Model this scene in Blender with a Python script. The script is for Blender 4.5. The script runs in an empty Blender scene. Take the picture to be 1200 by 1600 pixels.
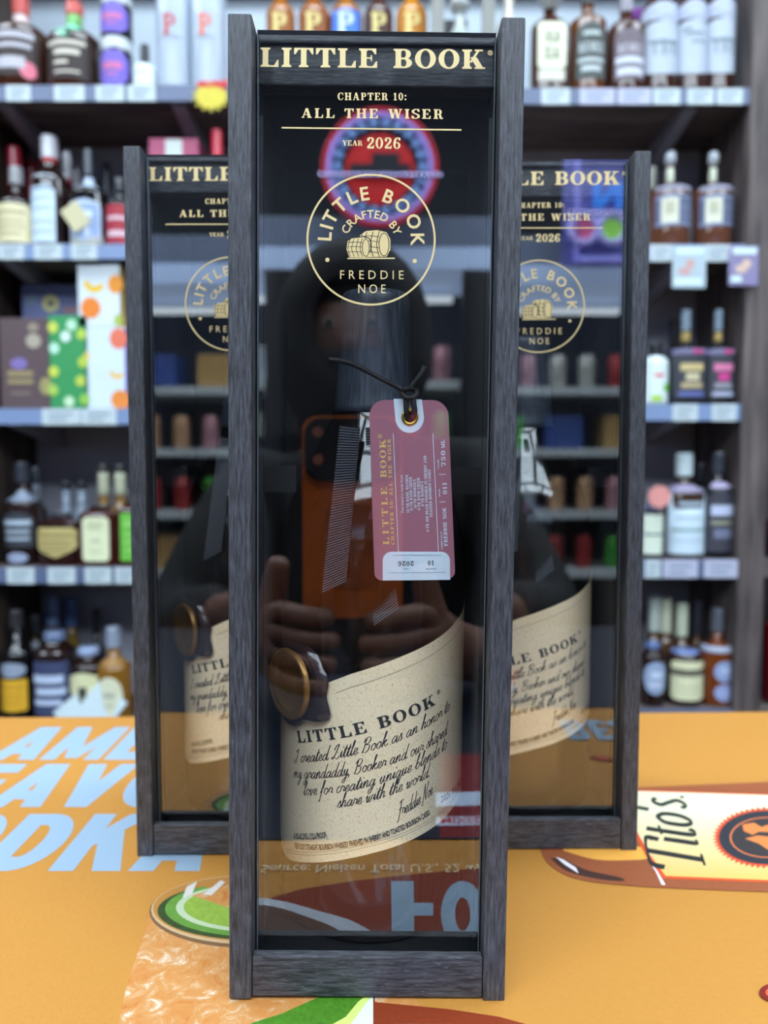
import bpy, bmesh, math, random
import numpy as np
from mathutils import Vector, Matrix, Euler
from mathutils.geometry import tessellate_polygon, delaunay_2d_cdt
random.seed(7)
S = bpy.context.scene
C = S.collection
R = math.radians
PI = math.pi

# ------------------------------------------------------------ camera, world, exposure
F, PITCH, HC = 1162.9, 0.05961, 0.19646
cd = bpy.data.cameras.new('camera'); cam = bpy.data.objects.new('camera', cd); C.objects.link(cam)
cam.location = (0, 0, HC); cam.rotation_euler = (PI / 2 - PITCH, 0, 0)
cd.sensor_fit = 'VERTICAL'; cd.sensor_height = 36; cd.sensor_width = 27
cd.lens = F / 1600 * 36; cd.clip_start = 0.004; cd.clip_end = 30
cd.dof.use_dof = True; cd.dof.focus_distance = 0.275; cd.dof.aperture_fstop = cd.lens / 3.4
S.camera = cam
w = bpy.data.worlds.new('store_ambient'); S.world = w; w.use_nodes = True
w.node_tree.nodes['Background'].inputs[0].default_value = (0.75, 0.85, 1, 1)
w.node_tree.nodes['Background'].inputs[1].default_value = 0.06
S.view_settings.view_transform = 'Standard'; S.view_settings.look = 'None'
S.view_settings.exposure = 0.0; S.view_settings.gamma = 1; S.view_settings.use_curve_mapping = False
S.cycles.use_denoising = True
S.cycles.max_bounces = 10; S.cycles.transparent_max_bounces = 16
PANEL_STRENGTH = 13.0

# ------------------------------------------------------------ helpers
def lin(c):
    return tuple(((v / 255) / 12.92 if v / 255 <= 0.04045 else ((v / 255 + 0.055) / 1.055) ** 2.4) for v in c)
MC = {}
def mat(rgb, rough=0.5, metal=0.0, coat=0.0, noise=0.0, scale=40, emit=0.0, bump=0.0, spec=0.5, name=None, trans=0.0):
    key = (rgb, rough, metal, coat, noise, scale, emit, bump, spec, trans)
    if key in MC: return MC[key]
    m = bpy.data.materials.new(name or 'surface'); m.use_nodes = True
    nt = m.node_tree; b = nt.nodes['Principled BSDF']; c = lin(rgb)
    b.inputs['Base Color'].default_value = (*c, 1); b.inputs['Roughness'].default_value = rough
    b.inputs['Metallic'].default_value = metal; b.inputs['Coat Weight'].default_value = coat
    b.inputs['Specular IOR Level'].default_value = spec
    b.inputs['Transmission Weight'].default_value = trans
    if emit:
        b.inputs['Emission Color'].default_value = (*c, 1); b.inputs['Emission Strength'].default_value = emit
    if noise or bump:
        tc = nt.nodes.new('ShaderNodeTexCoord'); n = nt.nodes.new('ShaderNodeTexNoise')
        n.inputs['Scale'].default_value = scale; n.inputs['Detail'].default_value = 5
        nt.links.new(tc.outputs['Object'], n.inputs['Vector'])
        if noise:
            mx = nt.nodes.new('ShaderNodeMix'); mx.data_type = 'RGBA'
            mx.inputs[6].default_value = (*[v * (1 - noise) for v in c], 1)
            mx.inputs[7].default_value = (*[min(1, v * (1 + noise)) for v in c], 1)
            nt.links.new(n.outputs['Fac'], mx.inputs[0]); nt.links.new(mx.outputs[2], b.inputs['Base Color'])
        if bump:
            bp = nt.nodes.new('ShaderNodeBump'); bp.inputs['Strength'].default_value = bump; bp.inputs['Distance'].default_value = 0.001
            nt.links.new(n.outputs['Fac'], bp.inputs['Height']); nt.links.new(bp.outputs[0], b.inputs['Normal'])
    MC[key] = m
    return m

def wood(name, dark, light, sc, rough=0.5, bump=0.25, fleck=0.62):
    """stained wood, grain stretched along one object axis by sc; pale flecks in the pores"""
    m = bpy.data.materials.new(name); m.use_nodes = True; nt = m.node_tree; b = nt.nodes['Principled BSDF']
    tc = nt.nodes.new('ShaderNodeTexCoord'); mp = nt.nodes.new('ShaderNodeMapping'); mp.inputs['Scale'].default_value = sc
    n = nt.nodes.new('ShaderNodeTexNoise'); n.inputs['Scale'].default_value = 1; n.inputs['Detail'].default_value = 4
    mp2 = nt.nodes.new('ShaderNodeMapping'); mp2.inputs['Scale'].default_value = [v * 2.3 for v in sc]
    n2 = nt.nodes.new('ShaderNodeTexNoise'); n2.inputs['Scale'].default_value = 1; n2.inputs['Detail'].default_value = 2
    r = nt.nodes.new('ShaderNodeValToRGB'); r.color_ramp.elements[0].position = 0.35; r.color_ramp.elements[1].position = 0.7
    r.color_ramp.elements[0].color = (*lin(dark), 1); r.color_ramp.elements[1].color = (*lin(light), 1)
    r2 = nt.nodes.new('ShaderNodeValToRGB'); r2.color_ramp.elements[0].position = fleck; r2.color_ramp.elements[1].position = fleck + 0.1
    r2.color_ramp.elements[0].color = (0, 0, 0, 1); r2.color_ramp.elements[1].color = (0.07, 0.07, 0.08, 1)
    ad = nt.nodes.new('ShaderNodeMix'); ad.data_type = 'RGBA'; ad.blend_type = 'ADD'; ad.inputs[0].default_value = 1
    bp = nt.nodes.new('ShaderNodeBump'); bp.inputs['Strength'].default_value = bump; bp.inputs['Distance'].default_value = 0.0005
    L = nt.links.new
    L(tc.outputs['Object'], mp.inputs[0]); L(tc.outputs['Object'], mp2.inputs[0]); L(mp.outputs[0], n.inputs['Vector']); L(mp2.outputs[0], n2.inputs['Vector'])
    L(n.outputs['Fac'], r.inputs[0]); L(n2.outputs['Fac'], r2.inputs[0]); L(r.outputs[0], ad.inputs[6]); L(r2.outputs[0], ad.inputs[7])
    L(ad.outputs[2], b.inputs['Base Color']); L(n.outputs['Fac'], bp.inputs['Height']); L(bp.outputs[0], b.inputs['Normal'])
    b.inputs['Roughness'].default_value = rough
    return m

def mesh(name, vs, fs, m, parent=None, smooth=False, idx=None, M=None):
    if M is not None: vs = [M @ Vector(v) for v in vs]
    me = bpy.data.meshes.new(name); me.from_pydata([tuple(v) for v in vs], [], fs)
    for x in (m if isinstance(m, (list, tuple)) else [m]): me.materials.append(x)
    if idx: me.polygons.foreach_set('material_index', idx)
    if smooth: me.polygons.foreach_set('use_smooth', [True] * len(me.polygons))
    me.update()
    o = bpy.data.objects.new(name, me); C.objects.link(o)
    if parent is not None: o.parent = parent
    return o
def tag(o, label, cat, group=None):
    o['label'] = label; o['category'] = cat
    if group: o['group'] = group
    return o
def struct(o):
    o['kind'] = 'structure'; return o
def thing(name, label, cat, loc=(0, 0, 0), group=None):
    o = bpy.data.objects.new(name, None); C.objects.link(o); o.location = loc; o.empty_display_size = 0.02
    return tag(o, label, cat, group)

class MB:
    def __init__(s): s.v = []; s.f = []
    def add(s, vs, fs):
        k = len(s.v); s.v += [tuple(v) for v in vs]; s.f += [[i + k for i in f] for f in fs]; return s
    def box(s, x0, x1, y0, y1, z0, z1, bev=0.0):
        if bev <= 0:
            vs = [(x, y, z) for x in (x0, x1) for y in (y0, y1) for z in (z0, z1)]
            return s.add(vs, [(0, 1, 3, 2), (4, 6, 7, 5), (0, 4, 5, 1), (2, 3, 7, 6), (0, 2, 6, 4), (1, 5, 7, 3)])
        bm = bmesh.new(); bmesh.ops.create_cube(bm, size=1)
        for v in bm.verts:
            v.co = ((x0 + x1) / 2 + v.co.x * (x1 - x0), (y0 + y1) / 2 + v.co.y * (y1 - y0), (z0 + z1) / 2 + v.co.z * (z1 - z0))
        bmesh.ops.bevel(bm, geom=bm.edges[:], offset=bev, segments=2, affect='EDGES', profile=0.5)
        s.bm(bm); return s
    def bm(s, bm):
        bm.verts.index_update(); s.add([v.co[:] for v in bm.verts], [[v.index for v in f.verts] for f in bm.faces]); bm.free(); return s
    def lathe(s, prof, n=32, ex=2.0, dy=1.0, cx=0, cy=0):
        """prof: (radius, z) from bottom to top; ex: superellipse exponent of the section"""
        vs = []; fs = []
        for r, z in prof:
            for k in range(n):
                x, y = sect(2 * PI * k / n, ex)
                vs.append((cx + r * x, cy + r * y * dy, z))
        for i in range(len(prof) - 1):
            for k in range(n):
                a = i * n + k; b = i * n + (k + 1) % n
                fs.append((a, b, b + n, a + n))
        if prof[0][0] > 1e-5: fs.append(list(range(n))[::-1])
        if prof[-1][0] > 1e-5: fs.append([(len(prof) - 1) * n + k for k in range(n)])
        return s.add(vs, fs)
    def tube(s, pts, r, n=8):
        pts = [Vector(p) for p in pts]; rings = []
        for i, p in enumerate(pts):
            t = (pts[min(i + 1, len(pts) - 1)] - pts[max(i - 1, 0)]).normalized()
            a = t.cross(Vector((0, 1, 0.01)));
            if a.length < 1e-3: a = t.cross(Vector((1, 0, 0)))
            a.normalize(); b = t.cross(a); rr = r[i] if isinstance(r, (list, tuple)) else r
            rings.append([p + (a * math.cos(2 * PI * k / n) + b * math.sin(2 * PI * k / n)) * rr for k in range(n)])
        vs = [v for q in rings for v in q]
        fs = [(i * n + k, i * n + (k + 1) % n, (i + 1) * n + (k + 1) % n, (i + 1) * n + k) for i in range(len(pts) - 1) for k in range(n)]
        fs += [list(range(n))[::-1], [(len(pts) - 1) * n + k for k in range(n)]]
        return s.add(vs, fs)
    def sphere(s, c, r, n=12, sc=(1, 1, 1)):
        vs = []; m = n // 2
        for i in range(m + 1):
            t = PI * i / m
            for k in range(n):
                a = 2 * PI * k / n
                vs.append((c[0] + r * sc[0] * math.sin(t) * math.cos(a), c[1] + r * sc[1] * math.sin(t) * math.sin(a), c[2] + r * sc[2] * math.cos(t)))
        return s.add(vs, [(i * n + k, (i + 1) * n + k, (i + 1) * n + (k + 1) % n, i * n + (k + 1) % n) for i in range(m) for k in range(n)])
    def out(s, name, m, parent=None, smooth=False, M=None, idx=None):
        return mesh(name, s.v, s.f, m, parent, smooth, idx, M)
def sect(a, ex):
    c, q = math.cos(a), math.sin(a)
    if ex == 2: return c, q
    k = (abs(c) ** ex + abs(q) ** ex) ** (-1 / ex)
    return c * k, q * k
def catmull(P, n=6):
    if len(P) < 3: return list(P)
    Q = [P[0]] + list(P) + [P[-1]]; out = []
    for i in range(1, len(Q) - 2):
        for k in range(n):
            t = k / n
            out.append(tuple(0.5 * (2 * b + (c - a) * t + (2 * a - 5 * b + 4 * c - d) * t * t + (3 * b - a - 3 * c + d) * t ** 3)
                             for a, b, c, d in zip(Q[i - 1], Q[i], Q[i + 1], Q[i + 2])))
    return out + [tuple(P[-1])]

# a direction through a point of the 1200 x 1600 frame, and where it meets a surface standing in the room
def ray(px, py):
    u, v = px - 600, py - 800
    return Vector((u, F * math.cos(PITCH) - v * math.sin(PITCH), -F * math.sin(PITCH) - v * math.cos(PITCH)))
CO = Vector((0, 0, HC))
def at_y(px, py, Y): d = ray(px, py); return CO + d * (Y / d.y)
def on_z(px, py, z=0.0): d = ray(px, py); return CO + d * ((z - HC) / d.z)

# ------------------------------------------------------------ 2D shapes: lettering and flat print. A shape is a list of polygons [(x, y)...]
def rect(x0, y0, x1, y1): return [(x0, y0), (x1, y0), (x1, y1), (x0, y1)]
def ribbon2(P, wd):
    out = []
    n = len(P); L = []; Rr = []
    for i in range(n):
        a = P[max(i - 1, 0)]; b = P[min(i + 1, n - 1)]
        dx, dy = b[0] - a[0], b[1] - a[1]; l = math.hypot(dx, dy) or 1
        wi = wd(dx / l, dy / l, i / (n - 1)) if callable(wd) else wd
        L.append((P[i][0] - dy / l * wi / 2, P[i][1] + dx / l * wi / 2)); Rr.append((P[i][0] + dy / l * wi / 2, P[i][1] - dx / l * wi / 2))
    for i in range(n - 1): out.append([L[i], Rr[i], Rr[i + 1], L[i + 1]])
    return out
def ring(cx, cy, rx, ry, tx, ty, a0=0, a1=360, n=28):
    out = []
    for i in range(n):
        q = []
        for a, k in ((a0 + (a1 - a0) * i / n, 0), (a0 + (a1 - a0) * (i + 1) / n, 0), (a0 + (a1 - a0) * (i + 1) / n, 1), (a0 + (a1 - a0) * i / n, 1)):
            a = R(a); q.append((cx + (rx - k * tx) * math.cos(a), cy + (ry - k * ty) * math.sin(a)))
        out.append(q)
    return out
def disc(cx, cy, rx, ry=None, n=32, a0=0, a1=360):
    ry = ry or rx
    p = [(cx + rx * math.cos(R(a0 + (a1 - a0) * i / n)), cy + ry * math.sin(R(a0 + (a1 - a0) * i / n))) for i in range(n + (a1 - a0 < 360))]
    return [p]
ST, TH, OV = 0.23, 0.085, 0.085        # Clarendon-like slab capitals: heavy stems, thin bars, bracketed serifs
def stem(x, top=True, bot=True, s=ST):
    P = [rect(x, 0, x + s, 1)]
    for on, y, d in ((bot, 0, 1), (top, 1, -1)):
        if on:
            P.append(rect(x - OV, y, x + s + OV, y + d * TH)); b = 0.055
            P.append([(x - b, y + d * TH), (x, y + d * TH), (x, y + d * (TH + b))]); P.append([(x + s + b, y + d * TH), (x + s, y + d * TH), (x + s, y + d * (TH + b))])
    return P
def tick(x, y, d, h=0.26, wd=0.075, e=-1): return [(x, y), (x, y + d * h), (x + e * wd * 0.7, y + d * h), (x + e * wd * 2.4, y + d * TH), (x + e * wd * 2.4, y)]
def para(x0, y0, x1, y1, wd): return [(x0, y0), (x0 + wd, y0), (x1 + wd, y1), (x1, y1)]
def ser(x, y, s): return rect(x - OV, y, x + s + OV, y + (TH if y < 0.5 else -TH))
def curve(P, wt=0.19, wn=0.08, ang=0):
    return ribbon2(catmull(P, 6), lambda dx, dy, t: wn + (wt - wn) * abs(dy) ** 1.3)
def ball(x, y, r=0.12): return disc(x, y, r, r, 14)
def serif(ch):
    a = OV
    if ch == ' ': return [], 0.42
    if ch == 'I': return stem(a), ST + 2 * a
    if ch == 'L': return stem(a) + [rect(a, 0, 0.72, TH), tick(0.74, 0, 1, 0.36)], 0.76
    if ch in 'EF':
        P = stem(a, True, True) + [rect(a, 1 - TH, 0.7, 1), tick(0.71, 1, -1, 0.3), rect(a + ST, 0.47, 0.5, 0.47 + TH * 0.8), rect(0.48, 0.36, 0.54, 0.65)]
        if ch == 'E': P += [rect(a, 0, 0.74, TH), tick(0.75, 0, 1, 0.33)]
        return P, 0.78 if ch == 'E' else 0.73
    if ch == 'T': return stem(0.28, False) + [rect(0, 1 - TH, 0.79, 1), tick(0, 1, -1, 0.33, 0.075, 1), tick(0.79, 1, -1, 0.33)], 0.79
    if ch in 'BPRD':
        P = stem(a, True, True); x = a + ST
        if ch == 'D': return P + ring(x, 0.5, 0.45, 0.5, ST, TH, -90, 90) + [rect(a, 0, x, TH), rect(a, 1 - TH, x, 1)], x + 0.47
        y0 = 0.46 if ch == 'B' else 0.42
        xr = x + 0.12
        P += ring(xr, (1 + y0) / 2, 0.28, (1 - y0) / 2, ST * 0.9, TH, -90, 90) + [rect(x, 1 - TH, xr, 1), rect(x, y0, xr, y0 + TH)]
        if ch == 'B': P += ring(xr, 0.27, 0.33, 0.27, ST, TH, -90, 90) + [rect(x, 0, xr, TH), rect(x, 0.54 - TH, xr, 0.54)]
        if ch == 'R': P += curve([(xr, 0.46), (xr + 0.13, 0.4), (xr + 0.17, 0.15), (xr + 0.25, 0.03), (xr + 0.38, 0.1)], 0.2, 0.09)
        return P, x + (0.46 if ch == 'B' else 0.41 if ch == 'P' else 0.5)
    if ch == 'O': return ring(0.43, 0.5, 0.43, 0.52, ST, TH), 0.86
    if ch == '0': return ring(0.32, 0.5, 0.32, 0.51, 0.2, TH), 0.64
    if ch == 'C': return ring(0.43, 0.5, 0.43, 0.52, ST, TH, 48, 312) + [rect(0.7, 0.66, 0.77, 1)] + ring(0.45, 0.45, 0.34, 0.47, 0.07, 0.07, -60, -15, 6), 0.8
    if ch == 'K': return stem(a) + [para(a + ST - 0.02, 0.33, 0.62, 0.96, 0.11), para(0.62, 0.02, 0.34, 0.6, 0.26), ser(0.6, 1, 0.17), ser(0.6, 0, 0.26)], 0.95
    if ch == 'H': return stem(a) + stem(0.6) + [rect(a, 0.47, 0.7, 0.47 + TH)], 0.6 + ST + a
    if ch == 'A': return [para(0.07, 0, 0.38, 1, 0.1), para(0.6, 0, 0.33, 1, 0.24), rect(0.2, 0.28, 0.65, 0.28 + TH), ser(0.09, 0, 0.08), ser(0.6, 0, 0.24)], 0.93
    if ch == 'N': return [rect(0.14, 0, 0.23, 1), rect(0.68, 0, 0.77, 1), para(0.6, 0, 0.1, 1, 0.2), ser(0.14, 0, 0.09), ser(0.68, 1, 0.09), rect(0, 1 - TH, 0.24, 1)], 0.86
    if ch == 'M': return [rect(0.13, 0, 0.22, 1), para(0.46, 0.05, 0.12, 1, 0.2), para(0.48, 0.05, 0.8, 1, 0.1), rect(0.78, 0, 1.0, 1), ser(0.13, 0, 0.09), ser(0.78, 0, 0.22), rect(0.02, 1 - TH, 0.3, 1), rect(0.8, 1 - TH, 1.08, 1)], 1.08
    if ch == 'W': return [para(0.3, 0, 0.08, 1, 0.23), para(0.36, 0, 0.6, 1, 0.09), para(0.78, 0, 0.56, 1, 0.23), para(0.84, 0, 1.06, 1, 0.09), ser(0.08, 1, 0.23), ser(0.56, 1, 0.15), ser(1.06, 1, 0.09)], 1.24
    if ch == 'Y': return [rect(0.33, 0, 0.33 + ST, 0.48), ser(0.33, 0, ST), para(0.33, 0.42, 0.06, 1, 0.24), para(0.47, 0.42, 0.7, 1, 0.1), ser(0.06, 1, 0.24), ser(0.7, 1, 0.1)], 0.88
    if ch == 'S': return curve([(0.6, 0.78), (0.5, 0.95), (0.3, 0.965), (0.1, 0.82), (0.14, 0.62), (0.36, 0.5), (0.56, 0.36), (0.58, 0.16), (0.36, 0.035), (0.14, 0.07), (0.05, 0.26)], 0.22, 0.08) + [rect(0.58, 0.68, 0.65, 1), rect(0.01, 0, 0.08, 0.34)], 0.67
    if ch == 'V': return [para(0.34, 0, 0.06, 1, 0.24), para(0.44, 0, 0.7, 1, 0.1), ser(0.06, 1, 0.24), ser(0.7, 1, 0.1)], 0.88
    if ch == 'G': return ring(0.43, 0.5, 0.43, 0.52, ST, TH, 48, 330) + [rect(0.7, 0.66, 0.77, 1), rect(0.62, 0, 0.8, 0.45), rect(0.48, 0.42, 0.88, 0.5)], 0.88
    if ch == 'J': return [rect(0.25, 0.2, 0.48, 1), ser(0.25, 1, ST)] + curve([(0.365, 0.25), (0.3, 0.06), (0.14, 0.05), (0.08, 0.2)], 0.22, 0.09), 0.58
    if ch == 'U': return [rect(0.08, 0.3, 0.31, 1), ser(0.08, 1, ST), rect(0.66, 0.3, 0.75, 1), ser(0.66, 1, 0.09)] + ring(0.415, 0.33, 0.335, 0.35, ST, TH, 180, 360), 0.84
    if ch == '1': return [rect(0.16, 0, 0.16 + 0.2, 1), rect(0.03, 0, 0.49, TH), [(0.16, 1), (0.16, 0.86), (0.02, 0.74), (0.02, 0.81)]], 0.52
    if ch == '2': return curve([(0.12, 0.72), (0.16, 0.9), (0.34, 0.96), (0.5, 0.84), (0.48, 0.62), (0.3, 0.38), (0.08, 0.1)], 0.2, 0.1) + ball(0.14, 0.73, 0.1) + [[(0.03, 0), (0.6, 0), (0.62, 0.3), (0.56, 0.3), (0.5, 0.17), (0.08, 0.17)]], 0.64
    if ch == '6': return ring(0.32, 0.3, 0.3, 0.31, 0.19, TH) + curve([(0.56, 0.84), (0.46, 0.96), (0.28, 0.92), (0.14, 0.68), (0.11, 0.3)], 0.2, 0.09) + ball(0.53, 0.82, 0.09), 0.64
    if ch == '5': return ring(0.28, 0.31, 0.32, 0.32, 0.2, TH, -140, 120) + [rect(0.1, 0.5, 0.19, 1), rect(0.1, 0.84, 0.55, 1)] + ball(0.12, 0.18, 0.09), 0.63
    if ch == '7': return [rect(0.03, 0.84, 0.6, 1), rect(0.03, 0.68, 0.09, 1), [(0.6, 0.9), (0.5, 0.84), (0.18, 0), (0.4, 0)]], 0.63
    if ch == '4': return [rect(0.34, 0, 0.54, 1), rect(0.24, 0, 0.62, TH), rect(0.02, 0.24, 0.64, 0.34), [(0.02, 0.3), (0.13, 0.3), (0.42, 0.85), (0.4, 1)]], 0.66
    if ch == '9': return [[(0.64 - x, 1 - y) for x, y in p] for p in serif('6')[0]], 0.64
    if ch == ':': return ball(0.13, 0.12, 0.11) + ball(0.13, 0.62, 0.11), 0.26
    if ch == '-': return [rect(0.04, 0.36, 0.36, 0.5)], 0.4
    if ch == '.': return ball(0.12, 0.1, 0.1), 0.24
    if ch == "'": return [[(0.04, 1), (0.22, 1), (0.15, 0.68)]], 0.26
    return sans(ch)
def serif_text(t, sp=0.1):
    x = 0; P = []
    for ch in t:
        g, wd = serif(ch); P += [[(px + x, py) for px, py in p] for p in g]; x += wd + sp
    return P, x - sp
TC = {}
def sans(t, off=0.0, shear=0.0, sp=1.0):
    """lettering in Blender's built-in face, cap height 1"""
    k = (t, off, shear, sp)
    if k not in TC:
        cu = bpy.data.curves.new('lettering', 'FONT'); cu.body = t; cu.size = 1.37; cu.offset = off; cu.shear = shear; cu.space_character = sp; cu.resolution_u = 3
        o = bpy.data.objects.new('lettering', cu); C.objects.link(o)
        e = o.evaluated_get(bpy.context.evaluated_depsgraph_get()); me = e.to_mesh()
        P = [[tuple(me.vertices[i].co[:2]) for i in p.vertices] for p in me.polygons]
        xs = [v.co.x for v in me.vertices] or [0, 0.3]
        TC[k] = (P, max(xs)); e.to_mesh_clear(); bpy.data.objects.remove(o); bpy.data.curves.remove(cu)
    return TC[k]
SC = {  # running hand, x-height 1
 'a': (.95, [[(.72, .8), (.42, 1), (.06, .5), (.2, .02), (.55, .3), (.76, .95), (.7, .2), (.85, 0), (1.05, .3)]]),
 'b': (.85, [[(0, .3), (.35, 1.6), (.42, 2.2), (.25, 1.9), (.14, .6), (.2, 0), (.6, .12), (.68, .7), (.4, .9), (.2, .6)], [(.64, .75), (.95, .6)]]),
 'c': (.62, [[(.6, .8), (.4, 1), (.08, .5), (.25, 0), (.72, .3)]]),
 'd': (.98, [[(.7, .8), (.42, 1), (.06, .5), (.2, .02), (.55, .3), (.95, 2.2)], [(.8, 1.2), (.7, .2), (.85, 0), (1.08, .3)]]),
 'e': (.66, [[(0, .3), (.5, .6), (.45, 1), (.15, .8), (.08, .3), (.3, 0), (.75, .3)]]),
 'f': (.58, [[(0, .3), (.42, 1.4), (.5, 2.2), (.3, 1.9), (.2, .3), (.08, -1), (-.12, -.8)], [(-.05, .95), (.6, 1.05)]]),
 'g': (.92, [[(.7, .8), (.4, 1), (.05, .5), (.2, .02), (.55, .3), (.75, .95), (.55, -.6), (.2, -1.05), (.1, -.6), (1.0, .25)]]),
 'h': (.88, [[(0, .2), (.35, 1.6), (.42, 2.2), (.24, 1.9), (.1, 0)], [(.1, .1), (.3, .8), (.58, 1), (.62, .5), (.62, .05), (.95, .3)]]),
 'i': (.42, [[(0, .3), (.25, 1), (.18, .1), (.48, .3)], [(.34, 1.5), (.38, 1.64)]]),
 'k': (.85, [[(0, .2), (.35, 1.6), (.42, 2.2), (.24, 1.9), (.1, 0)], [(.15, .4), (.5, .95), (.62, .8), (.25, .5)], [(.3, .5), (.6, .05), (.95, .3)]]),
 'l': (.42, [[(0, .3), (.35, 1.6), (.42, 2.2), (.24, 1.9), (.14, .3), (.22, 0), (.5, .3)]]),
 'm': (1.35, [[(0, .4), (.2, 1), (.12, 0)], [(.12, .2), (.4, .95), (.55, .9), (.52, 0)], [(.52, .2), (.85, 1), (1.0, .8), (.98, .1), (1.4, .3)]]),
 'n': (.92, [[(0, .4), (.2, 1), (.12, 0)], [(.12, .2), (.45, 1), (.65, .9), (.6, .1), (.98, .3)]]),
 'o': (.75, [[(.45, 1), (.1, .75), (.1, .2), (.4, 0), (.65, .4), (.55, .9), (.4, .98), (.55, .8), (.85, .75)]]),
 'q': (.92, [[(.7, .8), (.4, 1), (.05, .5), (.2, .02), (.55, .3), (.75, .95), (.6, -.4), (.6, -1.1), (.75, -.8), (1.0, .25)]]),
 'r': (.66, [[(0, .3), (.2, 1.05), (.35, .85), (.6, .85), (.5, .2), (.75, .3)]]),
 's': (.6, [[(0, .2), (.4, 1.05), (.45, .7), (.55, .25), (.3, 0), (.05, .15)], [(.45, .1), (.7, .3)]]),
 't': (.5, [[(0, .3), (.4, 1.8), (.2, .4), (.25, 0), (.6, .3)], [(0, 1.15), (.65, 1.3)]]),
 'u': (.92, [[(0, .4), (.2, 1), (.12, .2), (.35, 0), (.65, .95)], [(.68, 1), (.6, .15), (.98, .3)]]),
 'v': (.75, [[(0, .6), (.2, 1), (.2, .1), (.35, .02), (.65, .9), (.85, .8)]]),
 'w': (1.1, [[(0, .6), (.18, 1), (.15, .1), (.35, .1), (.55, .9)], [(.55, .9), (.5, .1), (.75, .1), (.95, .95), (1.2, .8)]]),
 'y': (.85, [[(0, .5), (.2, 1), (.15, .3), (.35, .1), (.65, .95)], [(.68, 1), (.5, -.6), (.2, -1.05), (.05, -.7), (.95, .25)]]),
 'I': (.8, [[(.05, 1.6), (.5, 2), (.75, 1.9)], [(.6, 2), (.42, .6), (.15, -.1), (-.2, .1), (-.1, .5)]]),
 'L': (1.2, [[(.2, 1.3), (.4, 1.9), (.8, 2.1), (.7, 1.5), (.4, .5), (.1, 0), (-.05, .25), (.3, .3), (.8, -.05), (1.2, .3)]]),
 'B': (1.25, [[(.35, 2), (.2, .6), (.05, 0)], [(0, 1.5), (.4, 2.1), (.95, 2.05), (.9, 1.4), (.4, 1.1), (.95, 1), (.95, .3), (.5, -.05), (.1, .2)]]),
 'F': (1.0, [[(.2, 1.8), (.6, 2.1), (1.3, 2.1)], [(.75, 2.1), (.5, .8), (.2, -.5), (-.2, -.6)], [(.15, 1), (.9, 1.15)]]),
 'N': (1.3, [[(-.1, -.6), (.2, .8), (.45, 2.3)], [(.45, 2.2), (.6, .9), (.8, 0)], [(.8, 0), (1.0, 1.2), (1.35, 2.4)]]),
 ',': (.3, [[(.15, .1), (.05, -.3)]]), '.': (.3, [[(.1, .02), (.14, .1)]]), ' ': (.6, []),
}
def script_text(t, pen=0.15, slant=0.28):
    x = 0; P = []
    for ch in t:
        wd, st = SC[ch]
        for q in st:
            q = [(a + x + slant * b, b) for a, b in q]
            P += ribbon2(catmull(q, 5), lambda dx, dy, t: pen * (0.4 + 0.75 * abs(dx * 0.55 + dy * 0.83)))
        x += wd + (0.07 if ch != ' ' else 0)
    return P, x
def fit(tp, p0, p1, h=None, ydown=False):
    """set lettering (polygons, width) on the baseline p0 -> p1, cap height h"""
    P, wd = tp; dx, dy = p1[0] - p0[0], p1[1] - p0[1]; l = math.hypot(dx, dy); sx = l / wd; sy = h if h else sx
    ex = (dx / l, dy / l); ey = (dy / l, -dx / l) if ydown else (-dy / l, dx / l)
    return [[(p0[0] + ex[0] * x * sx + ey[0] * y * sy, p0[1] + ex[1] * x * sx + ey[1] * y * sy) for x, y in p] for p in P]
def arc_text(t, cx, cy, r, a0, a1, h, gl):
    """letters standing on a circle, y down, angles in degrees counter-clockwise"""
    G = [gl(c) for c in t]; tot = sum(g[1] for g in G[:-1]) + 0 ; n = len(t) - 1; out = []
    ws = [g[1] * h for g in G]; full = R(a0 - a1) * r; gap = (full - sum(ws)) / n; s = 0
    for (P, wd), wl in zip(G, ws):
        a = R(a0) - (s + wl / 2) / r; s += wl + gap
        ux, uy = math.sin(a), math.cos(a); nx, ny = math.cos(a), -math.sin(a)
        for p in P:
            out.append([(cx + nx * (r + y * h) + ux * (x - wd / 2) * h, cy + ny * (r + y * h) + uy * (x - wd / 2) * h) for x, y in p])
    return out
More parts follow.
